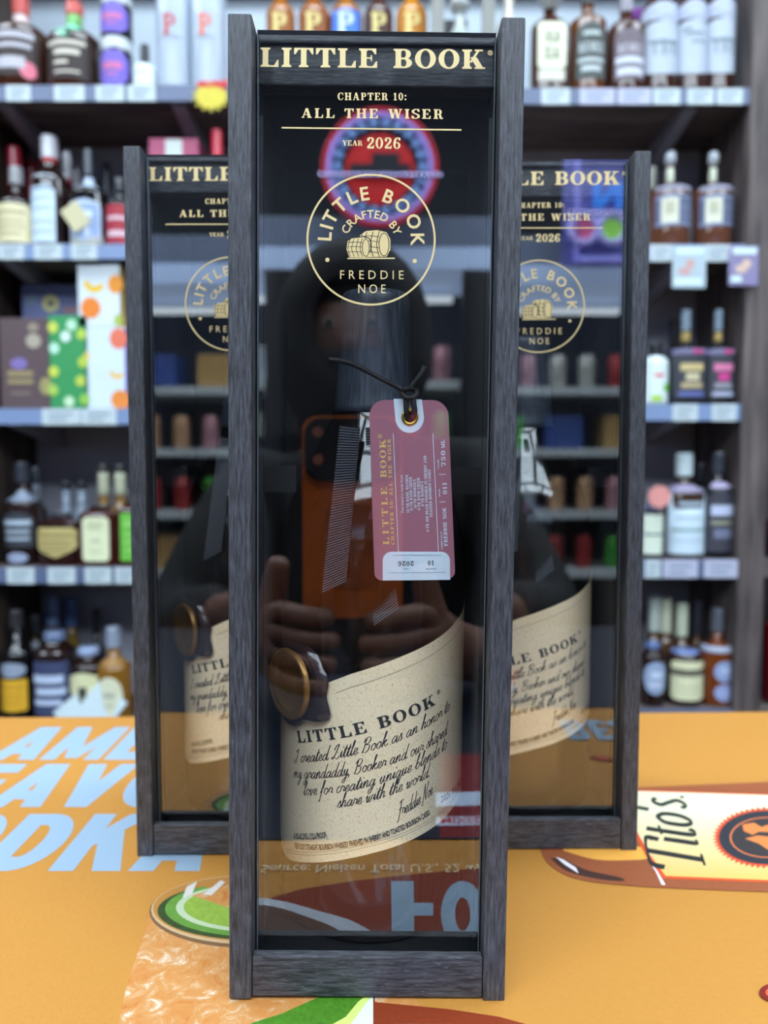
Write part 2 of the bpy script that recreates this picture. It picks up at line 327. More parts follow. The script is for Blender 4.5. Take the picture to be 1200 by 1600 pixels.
def union(polys):
    """overlapping polygons -> one non-overlapping set of triangles"""
    xs_ = [q[0] for p in polys for q in p]; ys_ = [q[1] for p in polys for q in p]
    ox, oy = min(xs_), min(ys_); k = 1000 / max(max(xs_) - ox, max(ys_) - oy, 1e-9)
    V_, F_ = [], []
    for p in polys:
        ar = sum(p[i - 1][0] * p[i][1] - p[i][0] * p[i - 1][1] for i in range(len(p)))
        if abs(ar) * k * k < 1e-3: continue
        n = len(V_); V_ += [Vector(((x - ox) * k, (y - oy) * k)) for x, y in (p if ar > 0 else p[::-1])]; F_.append(list(range(n, n + len(p))))
    v, e, f = delaunay_2d_cdt(V_, [], F_, 0, 1e-3, False)[:3]
    f = [t for t in f if len(t) == 3]; A = np.array([q[:] for q in v]); T = A[np.array([list(t) for t in f])]; c = T.mean(1); keep = np.zeros(len(f), bool)
    for q in F_:
        P = [V_[i] for i in q]; px = [p.x for p in P]; py = [p.y for p in P]
        m = np.nonzero(~keep & (c[:, 0] >= min(px)) & (c[:, 0] <= max(px)) & (c[:, 1] >= min(py)) & (c[:, 1] <= max(py)))[0]
        if not len(m): continue
        ins = np.zeros(len(m), bool); x, y = c[m, 0], c[m, 1]
        for i in range(len(P)):
            x0, y0, x1, y1 = px[i - 1], py[i - 1], px[i], py[i]
            if y0 != y1: ins ^= ((y0 > y) != (y1 > y)) & (x < (x1 - x0) * (y - y0) / (y1 - y0) + x0)
        keep[m[ins]] = True
    return [(q.x / k + ox, q.y / k + oy) for q in v], [list(t) for t, o in zip(f, keep) if o]
def flat(name, polys, fn, m, parent=None, stuff=False):
    """polygons carried onto a surface by fn(x, y) -> point"""
    v, fs = union(polys)
    o = mesh(name, [fn(*q) for q in v], fs, m, parent)
    return o

# ------------------------------------------------------------ store shell and its lamps
struct(MB().box(-3, 3, 1.56, 1.62, -1.0, 1.9).out('wall_back', mat((60, 52, 50), 0.7, noise=0.2, scale=6)))
struct(MB().box(-3, 3, -2.62, -2.56, -1.0, 1.9).out('wall_front', mat((34, 37, 46), 0.8, noise=0.1, scale=6)))
struct(MB().box(-3.06, -3, -2.62, 1.62, -1.0, 1.9).out('wall_left', mat((90, 92, 100), 0.8, noise=0.1, scale=6)))
struct(MB().box(3, 3.06, -2.62, 1.62, -1.0, 1.9).out('wall_right', mat((90, 92, 100), 0.8, noise=0.1, scale=6)))
struct(MB().box(-3.06, 3.06, -2.62, 1.62, -1.06, -1.0).out('floor', mat((96, 92, 88), 0.4, noise=0.15, scale=3)))
struct(MB().box(-3.06, 3.06, -2.62, 1.62, 1.9, 1.96).out('ceiling', mat((120, 124, 132), 0.9, noise=0.05, scale=20)))
M_frame = mat((200, 205, 210), 0.4)
def lamp_mat(strength):
    m = bpy.data.materials.new('lit_diffuser'); m.use_nodes = True; nt = m.node_tree
    e = nt.nodes.new('ShaderNodeEmission'); e.inputs[0].default_value = (0.76, 0.89, 1, 1); e.inputs[1].default_value = strength
    nt.links.new(e.outputs[0], nt.nodes['Material Output'].inputs[0]); return m
M_lit = lamp_mat(PANEL_STRENGTH)
PANELS = [(-1.5, 0.75), (0.0, 0.75), (1.5, 0.75), (-1.4, -0.85), (0.0, -0.85), (1.4, -0.85), (-2.0, -1.6), (-0.68, -1.6), (0.68, -1.6), (2.0, -1.6)]  # out of view; counter row set back, cooler row added, to brighten upright faces
for i, (x, y) in enumerate(PANELS):
    t = thing('ceiling_light', 'recessed white ceiling light panel, ' + ('left over the shelves', 'middle over the shelves', 'right over the shelves', 'left over the counter', 'middle over the counter', 'right over the counter', 'added far left before the coolers', 'added near left before the coolers', 'added near right before the coolers', 'added far right before the coolers')[i], 'ceiling light', (x, y, 1.9), 'ceiling light panels')
    MB().box(-0.62, 0.62, -0.32, -0.3, -0.02, 0).box(-0.62, 0.62, 0.3, 0.32, -0.02, 0).box(-0.62, -0.6, -0.3, 0.3, -0.02, 0).box(0.6, 0.62, -0.3, 0.3, -0.02, 0).out('light_frame', M_frame, t)
    MB().box(-0.6, 0.6, -0.3, 0.3, -0.012, -0.004).out('diffuser', M_lit, t)

# ------------------------------------------------------------ counter
ct = thing('counter', 'bar-height store counter carrying the printed orange mat', 'counter', (0, 0, 0))
b0, b1 = on_z(-400, 1123), on_z(1600, 1108)
Yl = b0.y; Yr = b1.y
def slab(x0, x1, y0, yl, yr, z0, z1):
    v = [(x0, y0, z0), (x1, y0, z0), (x1, yr, z0), (x0, yl, z0), (x0, y0, z1), (x1, y0, z1), (x1, yr, z1), (x0, yl, z1)]
    return MB().add(v, [(3, 2, 1, 0), (4, 5, 6, 7), (0, 1, 5, 4), (1, 2, 6, 5), (2, 3, 7, 6), (3, 0, 4, 7)])
XL, XR = b0.x, b1.x
slab(XL, XR, -0.16, Yl, Yr, -0.045, -0.003).out('countertop', mat((46, 48, 54), 0.35, noise=0.3, scale=90), ct)
slab(XL + 0.03, XR - 0.03, -0.12, Yl - 0.03, Yr - 0.03, -0.999, -0.045).out('cabinet', mat((58, 44, 36), 0.6, noise=0.2, scale=12), ct)

# printed mat: a soft leather-grained sheet with flat print on it
def leather(rgb, name='printed_sheet', noise=0.0):
    m = bpy.data.materials.new(name); m.use_nodes = True; nt = m.node_tree; b = nt.nodes['Principled BSDF']
    tc = nt.nodes.new('ShaderNodeTexCoord'); n = nt.nodes.new('ShaderNodeTexNoise'); n.inputs['Scale'].default_value = 420; n.inputs['Detail'].default_value = 3; n.inputs['Distortion'].default_value = 0.6
    bp = nt.nodes.new('ShaderNodeBump'); bp.inputs['Strength'].default_value = 0.35; bp.inputs['Distance'].default_value = 0.0006
    nt.links.new(tc.outputs['Object'], n.inputs['Vector']); nt.links.new(n.outputs['Fac'], bp.inputs['Height']); nt.links.new(bp.outputs[0], b.inputs['Normal'])
    c = lin(rgb); b.inputs['Base Color'].default_value = (*c, 1); b.inputs['Roughness'].default_value = 0.55; b.inputs['Specular IOR Level'].default_value = 0.25
    if noise:
        mx = nt.nodes.new('ShaderNodeMix'); mx.data_type = 'RGBA'; mx.inputs[6].default_value = (*[v * (1 - noise) for v in c], 1); mx.inputs[7].default_value = (*[min(1, v * (1 + noise)) for v in c], 1)
        nt.links.new(n.outputs['Fac'], mx.inputs[0]); nt.links.new(mx.outputs[2], b.inputs['Base Color'])
    return m
OR = (187, 130, 58)
mt = thing('counter_mat', 'orange leather-grained counter mat printed with white slogan, cocktail and bottle', 'mat', (0, 0, 0))
slab(XL + 0.004, XR - 0.004, -0.15, Yl - 0.002, Yr - 0.002, -0.003, 0.0).out('sheet', leather(OR, noise=0.06), mt)
_lay = [0]
def pr(name, polys, rgb, noise=0.0, m=None, lift=None):
    """flat print: polygons given in the frame, laid on the mat's top face; later print lies over earlier"""
    _lay[0] += 1; z = 0.00002 * _lay[0]
    o = flat(name, polys, lambda x, y: on_z(x, y, 0.0) + Vector((0, 0, z)), m or leather(rgb, noise=noise), mt); return o
def prm(name, polys, rgb, noise=0.0):
    """flat print given in mat coordinates (metres)"""
    _lay[0] += 1; z = 0.00002 * _lay[0]
    return flat(name, polys, lambda x, y: (x, y, z), leather(rgb, noise=noise), mt)
WH = (146, 168, 188)
# the slogan, heavy slanted capitals: baseline ends measured in the frame, letters in metres on the mat
def heavy(ch):
    """block capitals with stems a third of their width"""
    w = 0.3
    if ch == 'A': return [para(0, 0, .22, 1, .3), para(.55, 0, .33, 1, .3), rect(.2, .16, .65, .36)], .85
    if ch == 'M': return [rect(0, 0, .27, 1), rect(.78, 0, 1.05, 1), [(.0, 1), (.3, 1), (.64, .05), (.41, .05)], [(.75, 1), (1.05, 1), (.64, .05), (.41, .05)]], 1.05
    if ch in 'EF': return [rect(0, 0, w, 1), rect(0, .78, .64, 1), rect(0, .4, .6, .61)] + ([rect(0, 0, .64, .22)] if ch == 'E' else []), .64
    if ch == 'I': return [rect(0, 0, w, 1)], w
    if ch == 'T': return [rect(.2, 0, .5, 1), rect(0, .77, .7, 1)], .7
    if ch == 'V': return [para(.26, 0, 0, 1, .31), para(.28, 0, .54, 1, .31)], .85
    if ch == 'K': return [rect(0, 0, w, 1), [(.28, .38), (.28, .68), (.5, 1), (.84, 1)], [(.52, 0), (.86, 0), (.55, .72), (.32, .5)]], .86
    if ch == 'O': return ring(.4, .5, .4, .5, .29, .22, n=30), .8
    if ch == 'C': return ring(.4, .5, .4, .5, .29, .22, 40, 320), .76
    if ch == 'D': return [rect(0, 0, w, 1), rect(0, 0, .4, .22), rect(0, .78, .4, 1)] + ring(.38, .5, .43, .5, .3, .22, -90, 90), .81
    if ch == 'R': return [rect(0, 0, w, 1), rect(.2, .79, .45, 1), rect(.2, .38, .45, .58), [(.5, 0), (.82, 0), (.66, .48), (.38, .48)]] + ring(.44, .69, .36, .31, .28, .2, -90, 90), .82
    if ch == 'B': return [rect(0, 0, w, 1), rect(.2, .8, .45, 1), rect(.2, .42, .45, .6), rect(.2, 0, .45, .2)] + ring(.42, .75, .34, .25, .28, .17, -90, 90) + ring(.42, .29, .4, .29, .3, .18, -90, 90), .82
    if ch == 'S': return ribbon2(catmull([(.72, .74), (.6, .87), (.38, .89), (.17, .78), (.2, .62), (.42, .51), (.63, .39), (.64, .22), (.4, .11), (.16, .14), (.05, .3)], 5), .23), .78
    if ch == "'": return [[(0, 1), (.28, 1), (.18, .64), (.06, .64)]], .28
    return [], .3
def heavy_text(t, sp=.09):
    x = 0; P = []
    for ch in t:
        g, wd = heavy(ch); P += [[(px + x, py) for px, py in p] for p in g]; x += wd + sp
    return P, x - sp
def slogan(t, p0, p1, ytop):
    a, b = on_z(*p0), on_z(*p1); h = on_z(600, ytop).y - a.y
    return fit(heavy_text(t), (a.x, a.y), (b.x, a.y), h)
prm('slogan_lettering', slogan("AMERICA'S", (-22, 1187), (600, 1187), 1136), WH)
prm('slogan_lettering', slogan("FAVORITE", (-105, 1261), (556, 1261), 1194), WH)
prm('slogan_lettering', slogan("VODKA", (-286, 1361), (312, 1361), 1272), WH)

# printed cocktail glass with a lime wheel, lower left
ell = lambda cx, cy, rx, ry, a0=0, a1=360, n=40: disc(cx, cy, rx, ry, n, a0, a1)
body = [(240, 1408), (222, 1470), (198, 1540), (176, 1640), (700, 1640), (590, 1470), (575, 1440)]
ice = bpy.data.materials.new('printed_iced_drink'); ice.use_nodes = True
nt = ice.node_tree; b = nt.nodes['Principled BSDF']; b.inputs['Roughness'].default_value = 0.55; b.inputs['Specular IOR Level'].default_value = 0.25
tc = nt.nodes.new('ShaderNodeTexCoord'); n1 = nt.nodes.new('ShaderNodeTexNoise'); n1.inputs['Scale'].default_value = 120; n1.inputs['Detail'].default_value = 12; n1.inputs['Roughness'].default_value = 0.68; n1.inputs['Distortion'].default_value = 0.7
rp = nt.nodes.new('ShaderNodeValToRGB'); cr = rp.color_ramp
for pos, c in ((0.30, (176, 84, 40)), (0.38, (192, 124, 62)), (0.52, (196, 138, 80)), (0.58, (204, 160, 116)), (0.64, (214, 200, 184)), (0.70, (204, 158, 112))):
    e = cr.elements.new(pos); e.color = (*lin(c), 1)
cr.elements.remove(cr.elements[0]); cr.elements.remove(cr.elements[-1])
nt.links.new(tc.outputs['Object'], n1.inputs['Vector']); nt.links.new(n1.outputs['Fac'], rp.inputs[0]); nt.links.new(rp.outputs[0], b.inputs['Base Color'])
pr('cocktail_print', [body], None, m=ice)
pr('cocktail_print', ell(390, 1425, 157, 57), (120, 88, 58))
pr('cocktail_print', ell(390, 1422, 154, 54), (196, 164, 124))
pr('cocktail_print', ell(391, 1420, 152, 51), (176, 122, 60))
pr('cocktail_print', ell(395, 1424, 149, 45, 30, 235), (52, 70, 34), 0.5)       # lime rind, then flesh
pr('cocktail_print', ell(398, 1421, 140, 43, 30, 235), (98, 142, 58), 0.25)
pr('cocktail_print', ell(402, 1419, 127, 38, 30, 240), (180, 192, 158))
pr('cocktail_print', ell(405, 1418, 118, 34, 20, 250), (138, 166, 64), 0.35)
pr('cocktail_print', [[(300, 1400), (420, 1365), (520, 1400), (420, 1440)], ], None, m=ice)
pr('cocktail_print', [[(318, 1398), (345, 1376), (352, 1379), (330, 1400)], [(285, 1404), (292, 1386), (308, 1378), (300, 1398)]], (206, 198, 190), 0.1)
# second lime slice and photo edge at the bottom
pr('cocktail_print', [[(392, 1600), (440, 1585), (500, 1558), (583, 1540), (583, 1625), (392, 1625)]], (72, 124, 32), 0.55)
pr('cocktail_print', [[(505, 1610), (540, 1590), (560, 1566), (583, 1548), (583, 1625), (505, 1625)]], (206, 222, 120), 0.1)
pr('cocktail_print', [[(520, 1625), (548, 1602), (571, 1570), (583, 1556), (583, 1640)]], (218, 236, 244))
pr('color_block_print', [[(583, 1540), (586, 1567), (700, 1578), (780, 1590), (860, 1612), (860, 1640), (583, 1640)]], (132, 52, 24), 0.12)

# printed bottle lying on the right, cream label with its name and an oval seal
pr('bottle_print', [catmull([(845, 1331), (862, 1355), (905, 1375), (985, 1385), (1100, 1391), (1300, 1398)], 6) + [(1300, 1218)] + [(1000, 1231), (845, 1225)]], (150, 84, 52), 0.1)
pr('bottle_print', [catmull([(880, 1330), (930, 1344), (985, 1345), (1015, 1341), (1015, 1325), (880, 1322)], 4)], (236, 168, 74))
pr('bottle_print', [catmull([(860, 1342), (885, 1362), (930, 1374), (972, 1378), (968, 1372), (915, 1360), (880, 1342)], 4)], (70, 46, 40))
pr('bottle_print', [[(868, 1340), (882, 1352), (904, 1366), (900, 1357), (880, 1344)]], (236, 226, 232))
pr('bottle_print', [[(1012, 1345), (1024, 1362), (1034, 1384), (1040, 1384), (1024, 1357)]], (236, 226, 232))
lab_m = bpy.data.materials.new('printed_cream_label'); lab_m.use_nodes = True; nt = lab_m.node_tree; b = nt.nodes['Principled BSDF']; b.inputs['Roughness'].default_value = 0.55; b.inputs['Specular IOR Level'].default_value = 0.25
tc = nt.nodes.new('ShaderNodeTexCoord'); sx = nt.nodes.new('ShaderNodeSeparateXYZ'); mr = nt.nodes.new('ShaderNodeMapRange')
mr.inputs[1].default_value = on_z(1050, 1385).y; mr.inputs[2].default_value = on_z(1050, 1240).y
rp = nt.nodes.new('ShaderNodeValToRGB'); rp.color_ramp.elements[0].color = (*lin((226, 176, 84)), 1); rp.color_ramp.elements[1].color = (*lin((232, 228, 190)), 1); rp.color_ramp.elements[1].position = 0.75
nt.links.new(tc.outputs['Object'], sx.inputs[0]); nt.links.new(sx.outputs['Y'], mr.inputs[0]); nt.links.new(mr.outputs[0], rp.inputs[0]); nt.links.new(rp.outputs[0], b.inputs['Base Color'])
pr('bottle_print', [[(960, 1234), (1300, 1245), (1300, 1384), (1036, 1374), (1010, 1340), (960, 1250)]], (216, 84, 44))
pr('bottle_print', [[(960, 1236), (1300, 1247), (1300, 1381), (1040, 1370), (1014, 1335), (968, 1250)]], None, m=lab_m)
# name on the bottle label, slim slanted serif read along the bottle
def up_text(polys_w, p0, p1, hpx):
    P, wd = polys_w; a, b2, t = on_z(*p0), on_z(*p1), on_z(p0[0] - hpx, p0[1])
    ex = (b2 - a) / wd; ey = (t - a)
    return [[(a.x + ex.x * x + ey.x * y, a.y + ex.y * x + ey.y * y) for x, y in p] for p in P]
def tito():
    P = []; x = 0
    th, tn = 0.135, 0.045
    pen = lambda dx, dy, t: tn + (th - tn) * abs(dy)
    def add(st, adv):
        nonlocal x
        for q in st: P.extend(ribbon2(catmull([(a + x + 0.18 * b, b) for a, b in q], 5), pen))
        x += adv
    add([[(.3, .98), (.26, .6), (.2, .02)], [(.05, .03), (.36, .03)], [(-.12, .72), (-.05, .93), (.3, .97), (.6, .96), (.7, .9), (.66, .72)]], .62)
    add([[(.08, .62), (.06, .3), (.05, .06), (.16, .04)], [(.06, .82), (.06, .88)]], .24)
    add([[(.12, .9), (.08, .5), (.06, .1), (.15, .02), (.24, .1)], [(-.02, .64), (.26, .66)]], .3)
    add([[(.25, .65), (.08, .5), (.06, .15), (.2, .02), (.36, .2), (.38, .5), (.25, .65)]], .46)
    add([[(.06, 1.02), (.02, .78)]], .16)
    add([[(.32, .58), (.2, .66), (.08, .52), (.2, .34), (.3, .16), (.16, .02), (.02, .12)]], .4)
    P.extend(disc(x + .06, .04, .05, .05, 10))
    return P, x + .1
prm('bottle_name_print', up_text(tito(), (1105, 1357), (1068, 1245), 92), (44, 46, 44))
# oval seal with a toothed red rim and a plain blank device in the middle
sc_ = (1198, 1310)
teeth = []
for i in range(56):
    a0, a1, am = 2 * PI * i / 56, 2 * PI * (i + 1) / 56, 2 * PI * (i + .5) / 56
    teeth.append([(sc_[0] + 78 * math.cos(a0), sc_[1] + 44 * math.sin(a0)), (sc_[0] + 86 * math.cos(am), sc_[1] + 49 * math.sin(am)), (sc_[0] + 78 * math.cos(a1), sc_[1] + 44 * math.sin(a1))])
pr('seal_print', disc(*sc_, 79, 44.5) + teeth, (214, 76, 44))
pr('seal_print', disc(*sc_, 75, 42), (52, 54, 60)); pr('seal_print', ring(*sc_, 58, 32, 2.5, 1.6), (222, 120, 70))
pr('seal_print', disc(*sc_, 54, 29), (60, 56, 56))
pr('seal_print', [[(1160, 1290), (1178, 1287), (1190, 1294), (1200, 1290), (1214, 1296), (1206, 1302), (1186, 1301), (1176, 1306), (1162, 1300)], [(1164, 1312), (1184, 1307), (1200, 1309), (1214, 1318), (1204, 1332), (1186, 1320)]], (226, 130, 70))
pr('seal_print', disc(1214, 1553, 28, 15), (120, 34, 24), 0.2); pr('seal_print', disc(1216, 1553, 20, 10), (200, 90, 60))

# the near part of the mat, seen only mirrored in the glass: big white letters on a brown band, a fine line of text, a navy and red edge
GY = 0.2718
def mirror(px, py):
    p = on_z(px, py, 0.0); return (p.x, 2 * GY - p.y)
def prr(name, polys, rgb, noise=0.0): return prm(name, [[mirror(*q) for q in p] for p in polys], rgb, noise)
prr('brown_band_print', [[(395, 1412), (470, 1390), (560, 1376), (700, 1362), (860, 1352), (860, 1478), (395, 1478)]], (128, 50, 26), 0.1)
prr('glass_print', [catmull([(330, 1406), (420, 1404), (500, 1424), (560, 1444), (580, 1475), (330, 1475)], 4)], (186, 190, 200), 0.1)
prr('glass_print', [catmull([(330, 1416), (420, 1415), (490, 1436), (530, 1454), (540, 1475), (330, 1475)], 4)], (92, 64, 50), 0.3)
prr('band_lettering', [rect(613, 1378, 648, 1484), rect(648, 1412, 678, 1432), rect(648, 1462, 690, 1484)], WH)
prr('band_lettering', ring(724, 1430, 34, 52, 22, 26, n=24) , WH)
prr('band_lettering', ring(800, 1430, 34, 52, 22, 26, n=24) , WH)
def mtext(t, y, x0, x1, h_px, rgb, name, off=0.0):
    a = mirror(x0, y); bq = mirror(x1, y); c = mirror(x0, y - h_px)
    prm(name, fit(sans(t, off), (a[0], a[1]), (bq[0], bq[1]), abs(c[1] - a[1])), rgb)
mtext('Source: Nielsen Total U.S., 52 weeks', 1352, 412, 790, -13, (236, 214, 176), 'fine_print')
ye = mirror(600, 1312)[1]
prm('dark_edge_print', [rect(XL + .004, -.15, XR - .004, ye)], (26, 31, 46), 0.15)
prr('red_edge_print', [[(690, 1310), (900, 1308), (900, 1180), (690, 1180)]], (120, 24, 30), 0.1)
prr('white_edge_print', [[(684, 1292), (900, 1288), (900, 1276), (684, 1278)], [(684, 1262), (900, 1256), (900, 1236), (684, 1240)]], (190, 204, 226))
mtext('MIXED DRINKS', 1279, 690, 850, -10, (176, 40, 44), 'edge_lettering', 0.03)
# white capitals on the mat mirrored in the right-hand box behind
GY2 = 0.3790
def mirror2(px, py):
    p = on_z(px, py, 0.0); return (p.x, 2 * GY2 - p.y)
a = mirror2(872, 1128); bq = mirror2(1010, 1126); c = mirror2(872, 1158)
prm('slogan_lettering', fit(heavy_text('BEST'), (a[0], min(a[1], c[1])), (bq[0], min(a[1], c[1])), abs(c[1] - a[1])), WH)

# ------------------------------------------------------------ boxed bottles
H, W = 0.35, 0.10164
yaw, tilt = 0.004, 0.01077
FRONT = Matrix.Translation((-0.05706 + W / 2, 0.26285 + W / 2 * 0.004, 0.0004)) @ Matrix.Rotation(yaw, 4, 'Z') @ Matrix.Rotation(tilt, 4, 'Y')
FI = FRONT.inverted(); FO = FI @ CO; FR = FI.to_3x3()
def lp(px, py, d):
    """where the line of sight through a frame point crosses the box's own plane at depth d"""
    q = FR @ ray(px, py); return FO + q * ((d - FO.y) / q.y)
M_wv = wood('black_stained_wood_upright', (40, 40, 44), (82, 84, 92), (1200, 1200, 120), 0.42)
M_wh = wood('black_stained_wood_rail', (38, 38, 42), (78, 79, 86), (140, 1200, 1200), 0.45)
M_in = mat((14, 15, 18), 0.6, noise=0.3, scale=60)
GD = 0.0084
R0 = 0.19
ac = bpy.data.materials.new('clear_acrylic_face'); ac.use_nodes = True; nt = ac.node_tree; nt.nodes.remove(nt.nodes['Principled BSDF'])
tr = nt.nodes.new('ShaderNodeBsdfTransparent'); tr.inputs[0].default_value = (0.95, 0.96, 0.97, 1)
gl = nt.nodes.new('ShaderNodeBsdfGlossy'); gl.inputs['Roughness'].default_value = 0.0; gl.inputs[0].default_value = (1, 1, 1, 1)
lw = nt.nodes.new('ShaderNodeLayerWeight')           # Schlick curve from the facing term, the same from both sides
pw = nt.nodes.new('ShaderNodeMath'); pw.operation = 'POWER'; pw.inputs[1].default_value = 5
fr = nt.nodes.new('ShaderNodeMath'); fr.operation = 'MULTIPLY_ADD'; fr.inputs[1].default_value = 1 - R0; fr.inputs[2].default_value = R0
nt.links.new(lw.outputs['Facing'], pw.inputs[0]); nt.links.new(pw.outputs[0], fr.inputs[0])
ms = nt.nodes.new('ShaderNodeMixShader')
nt.links.new(fr.outputs[0], ms.inputs[0]); nt.links.new(tr.outputs[0], ms.inputs[1]); nt.links.new(gl.outputs[0], ms.inputs[2]); nt.links.new(ms.outputs[0], nt.nodes['Material Output'].inputs[0])
ab = bpy.data.materials.new('clear_acrylic_back'); ab.use_nodes = True; nt = ab.node_tree; nt.nodes.remove(nt.nodes['Principled BSDF'])
tr = nt.nodes.new('ShaderNodeBsdfTransparent'); tr.inputs[0].default_value = (0.97, 0.98, 0.98, 1); nt.links.new(tr.outputs[0], nt.nodes['Material Output'].inputs[0])
ae = mat((150, 165, 178), 0.2, spec=0.6)
GOLD = mat((222, 198, 142), 0.42, 0.15, noise=0.04, scale=200)
DARK = mat((20, 20, 22), 0.6)
D = 0.098; h2 = W / 2; sw = 0.0082
def build_box(label):
    t = thing('display_box', label, 'box')
    for x in (-h2, h2 - sw):
        MB().box(x, x + sw, 0, D, 0, H, 0.0006).out('side_panel', M_wv, t)
    xi = h2 - sw
    MB().box(-xi + 0.0002, xi - 0.0002, 0.0005, 0.0043, 0.0008, 0.0165, 0.0006).out('bottom_rail', M_wh, t)
    MB().box(-xi + 0.0002, xi - 0.0002, GD + 0.0042, GD + 0.012, lp(588, 135, GD + 0.0042).z, lp(588, 54, GD + 0.0042).z, 0.0006).out('top_rail', M_wh, t)
    MB().box(-xi + 0.0002, xi - 0.0002, 0.0045, D - 0.004, 0.001, 0.009).out('base_board', M_in, t)
    MB().box(-xi + 0.0002, xi - 0.0002, GD + 0.0122, D - 0.004, H - 0.016, H - 0.009).out('top_board', M_in, t)
    MB().box(-xi + 0.0002, xi - 0.0002, D - 0.004, D - 0.0005, 0.001, H - 0.009).out('back_board', M_in, t)
    for s in (-1, 1):      # slim inner beads that hold the pane
        a, bb = sorted((s * (xi - 0.0001), s * (xi - 0.0021)))
        MB().box(a, bb, GD + 0.0035, GD + 0.0065, 0.0092, 0.3218).out('glazing_bead', M_in, t)
        a, bb = sorted((s * (xi - 0.0001), s * (xi - 0.0125)))
        MB().box(a, bb, 0.030, 0.072, 0.192, 0.1965).box(a, bb if s > 0 else bb, 0.029, 0.0305, 0.186, 0.1965).out('bottle_holder', mat((20, 21, 25), 0.45), t)
    z0, z1, x1, y0, y1 = 0.0092, lp(588, 49, GD).z, xi - 0.0006, GD, GD + 0.003
    v = [(x, y, z) for x in (-x1, x1) for y in (y0, y1) for z in (z0, z1)]
    mesh('acrylic_pane', v, [(0, 4, 5, 1), (2, 3, 7, 6), (0, 1, 3, 2), (4, 6, 7, 5), (0, 2, 6, 4), (1, 5, 7, 3)], [ac, ab, ae], t, idx=[0, 1, 2, 2, 2, 2])
    f = lambda x, y: lp(x, y, GD - 0.00012)
    fd = lambda x, y: lp(x, y, GD - 0.00018)
    g = []
    T = lambda s, p0, p1, h, sp=0.1: g.extend(fit(serif_text(s, sp), p0, p1, h, True))
    T('LITTLE BOOK', (407, 104.2), (758, 107.6), 30, 0.11)
    T('CHAPTER 10:', (527.5, 156.3), (635, 156.6), 11.5, 0.18); T('ALL THE WISER', (471, 184), (692, 185.8), 15, 0.22)
    T('YEAR', (535, 227.5), (566, 227.7), 8.2, 0.08); T('2026', (573, 232), (626, 232.5), 17.5, 0.1)
    g.extend(ribbon2([(440, 199.5), (721, 203)], 2.3))
    g.extend(ring(766, 82.5, 4, 4, 1, 1, n=14)); g.extend(fit(serif_text('R'), (764.2, 84.5), (768.2, 84.5), 4, True))
    flat('gold_lettering', g, f, GOLD, t)
    cx, cy = 579.8, 374.5
    g = ring(cx, cy, 101, 103, 3, 3, n=72)
    bold = lambda c: sans(c, 0.03) if c != ' ' else ([], 0.55)
    g += arc_text('LITTLE BOOK', cx, cy, 62.5, 183, -9, 21.5, bold)
    g += arc_text('CRAFTED BY', cx, cy + 4, 38, 162, 15, 13, lambda c: sans(c, 0.02) if c != ' ' else ([], 0.45))
    g += disc(511.5, 406, 3.4, 3.4, 12) + disc(648, 407.8, 3.4, 3.4, 12)
    g += fit(sans('FREDDIE', 0.0, 0, 1.6), (530, 435.8), (630.5, 436.2), 14.3, True) + fit(sans('NOE', 0.0, 0, 1.5), (558.5, 457.8), (602.5, 458), 14.3, True)
    flat('gold_seal', g, f, GOLD, t)
    # pair of casks in the seal
    big = [(563, 367), (572, 361), (590, 359.5), (604, 363), (610, 374), (610, 390), (604, 401), (566, 402), (561, 385)]
    small = [(543, 377), (550, 372.5), (566, 371), (575, 374), (578, 384), (577, 396), (572, 402.5), (546, 402), (541.5, 390)]
    flat('gold_casks', [big] + ribbon2([(543, 403.8), (617, 403.5)], 2), f, GOLD, t)
    k = ring(600, 382, 8.5, 18.5, 1.3, 1.3, n=22)
    for dx in (0, 7, 17, 27): k += ribbon2(catmull([(566 + dx, 364 - dx * .12), (562.5 + dx * .96, 382), (567 + dx * .95, 401)], 5), 1.2)
    for y in (370, 378, 387, 395): k += ribbon2(catmull([(563, y), (578, y - 1.5), (592, y)], 4), 0.9)
    k += ribbon2(catmull([(568, 399), (577, 395), (580, 384), (577, 373), (565, 369)], 5), 1.6)
    flat('cask_lines', k, fd, DARK, t)
    f3 = lambda x, y: lp(x, y, GD - 0.00024); f4 = lambda x, y: lp(x, y, GD - 0.0003)
    flat('gold_casks', [small], f3, GOLD, t)
    k = ring(571.5, 387, 6, 14, 1.1, 1.1, n=20)
    for dx in (0, 6, 13, 19): k += ribbon2(catmull([(547 + dx, 374 - dx * .1), (543.5 + dx, 388), (547.5 + dx, 401)], 5), 1.0)
    for y in (379, 386, 394): k += ribbon2(catmull([(543, y), (554, y - 1), (566, y)], 4), 0.8)
    flat('cask_lines', k, f4, DARK, t)
    return t

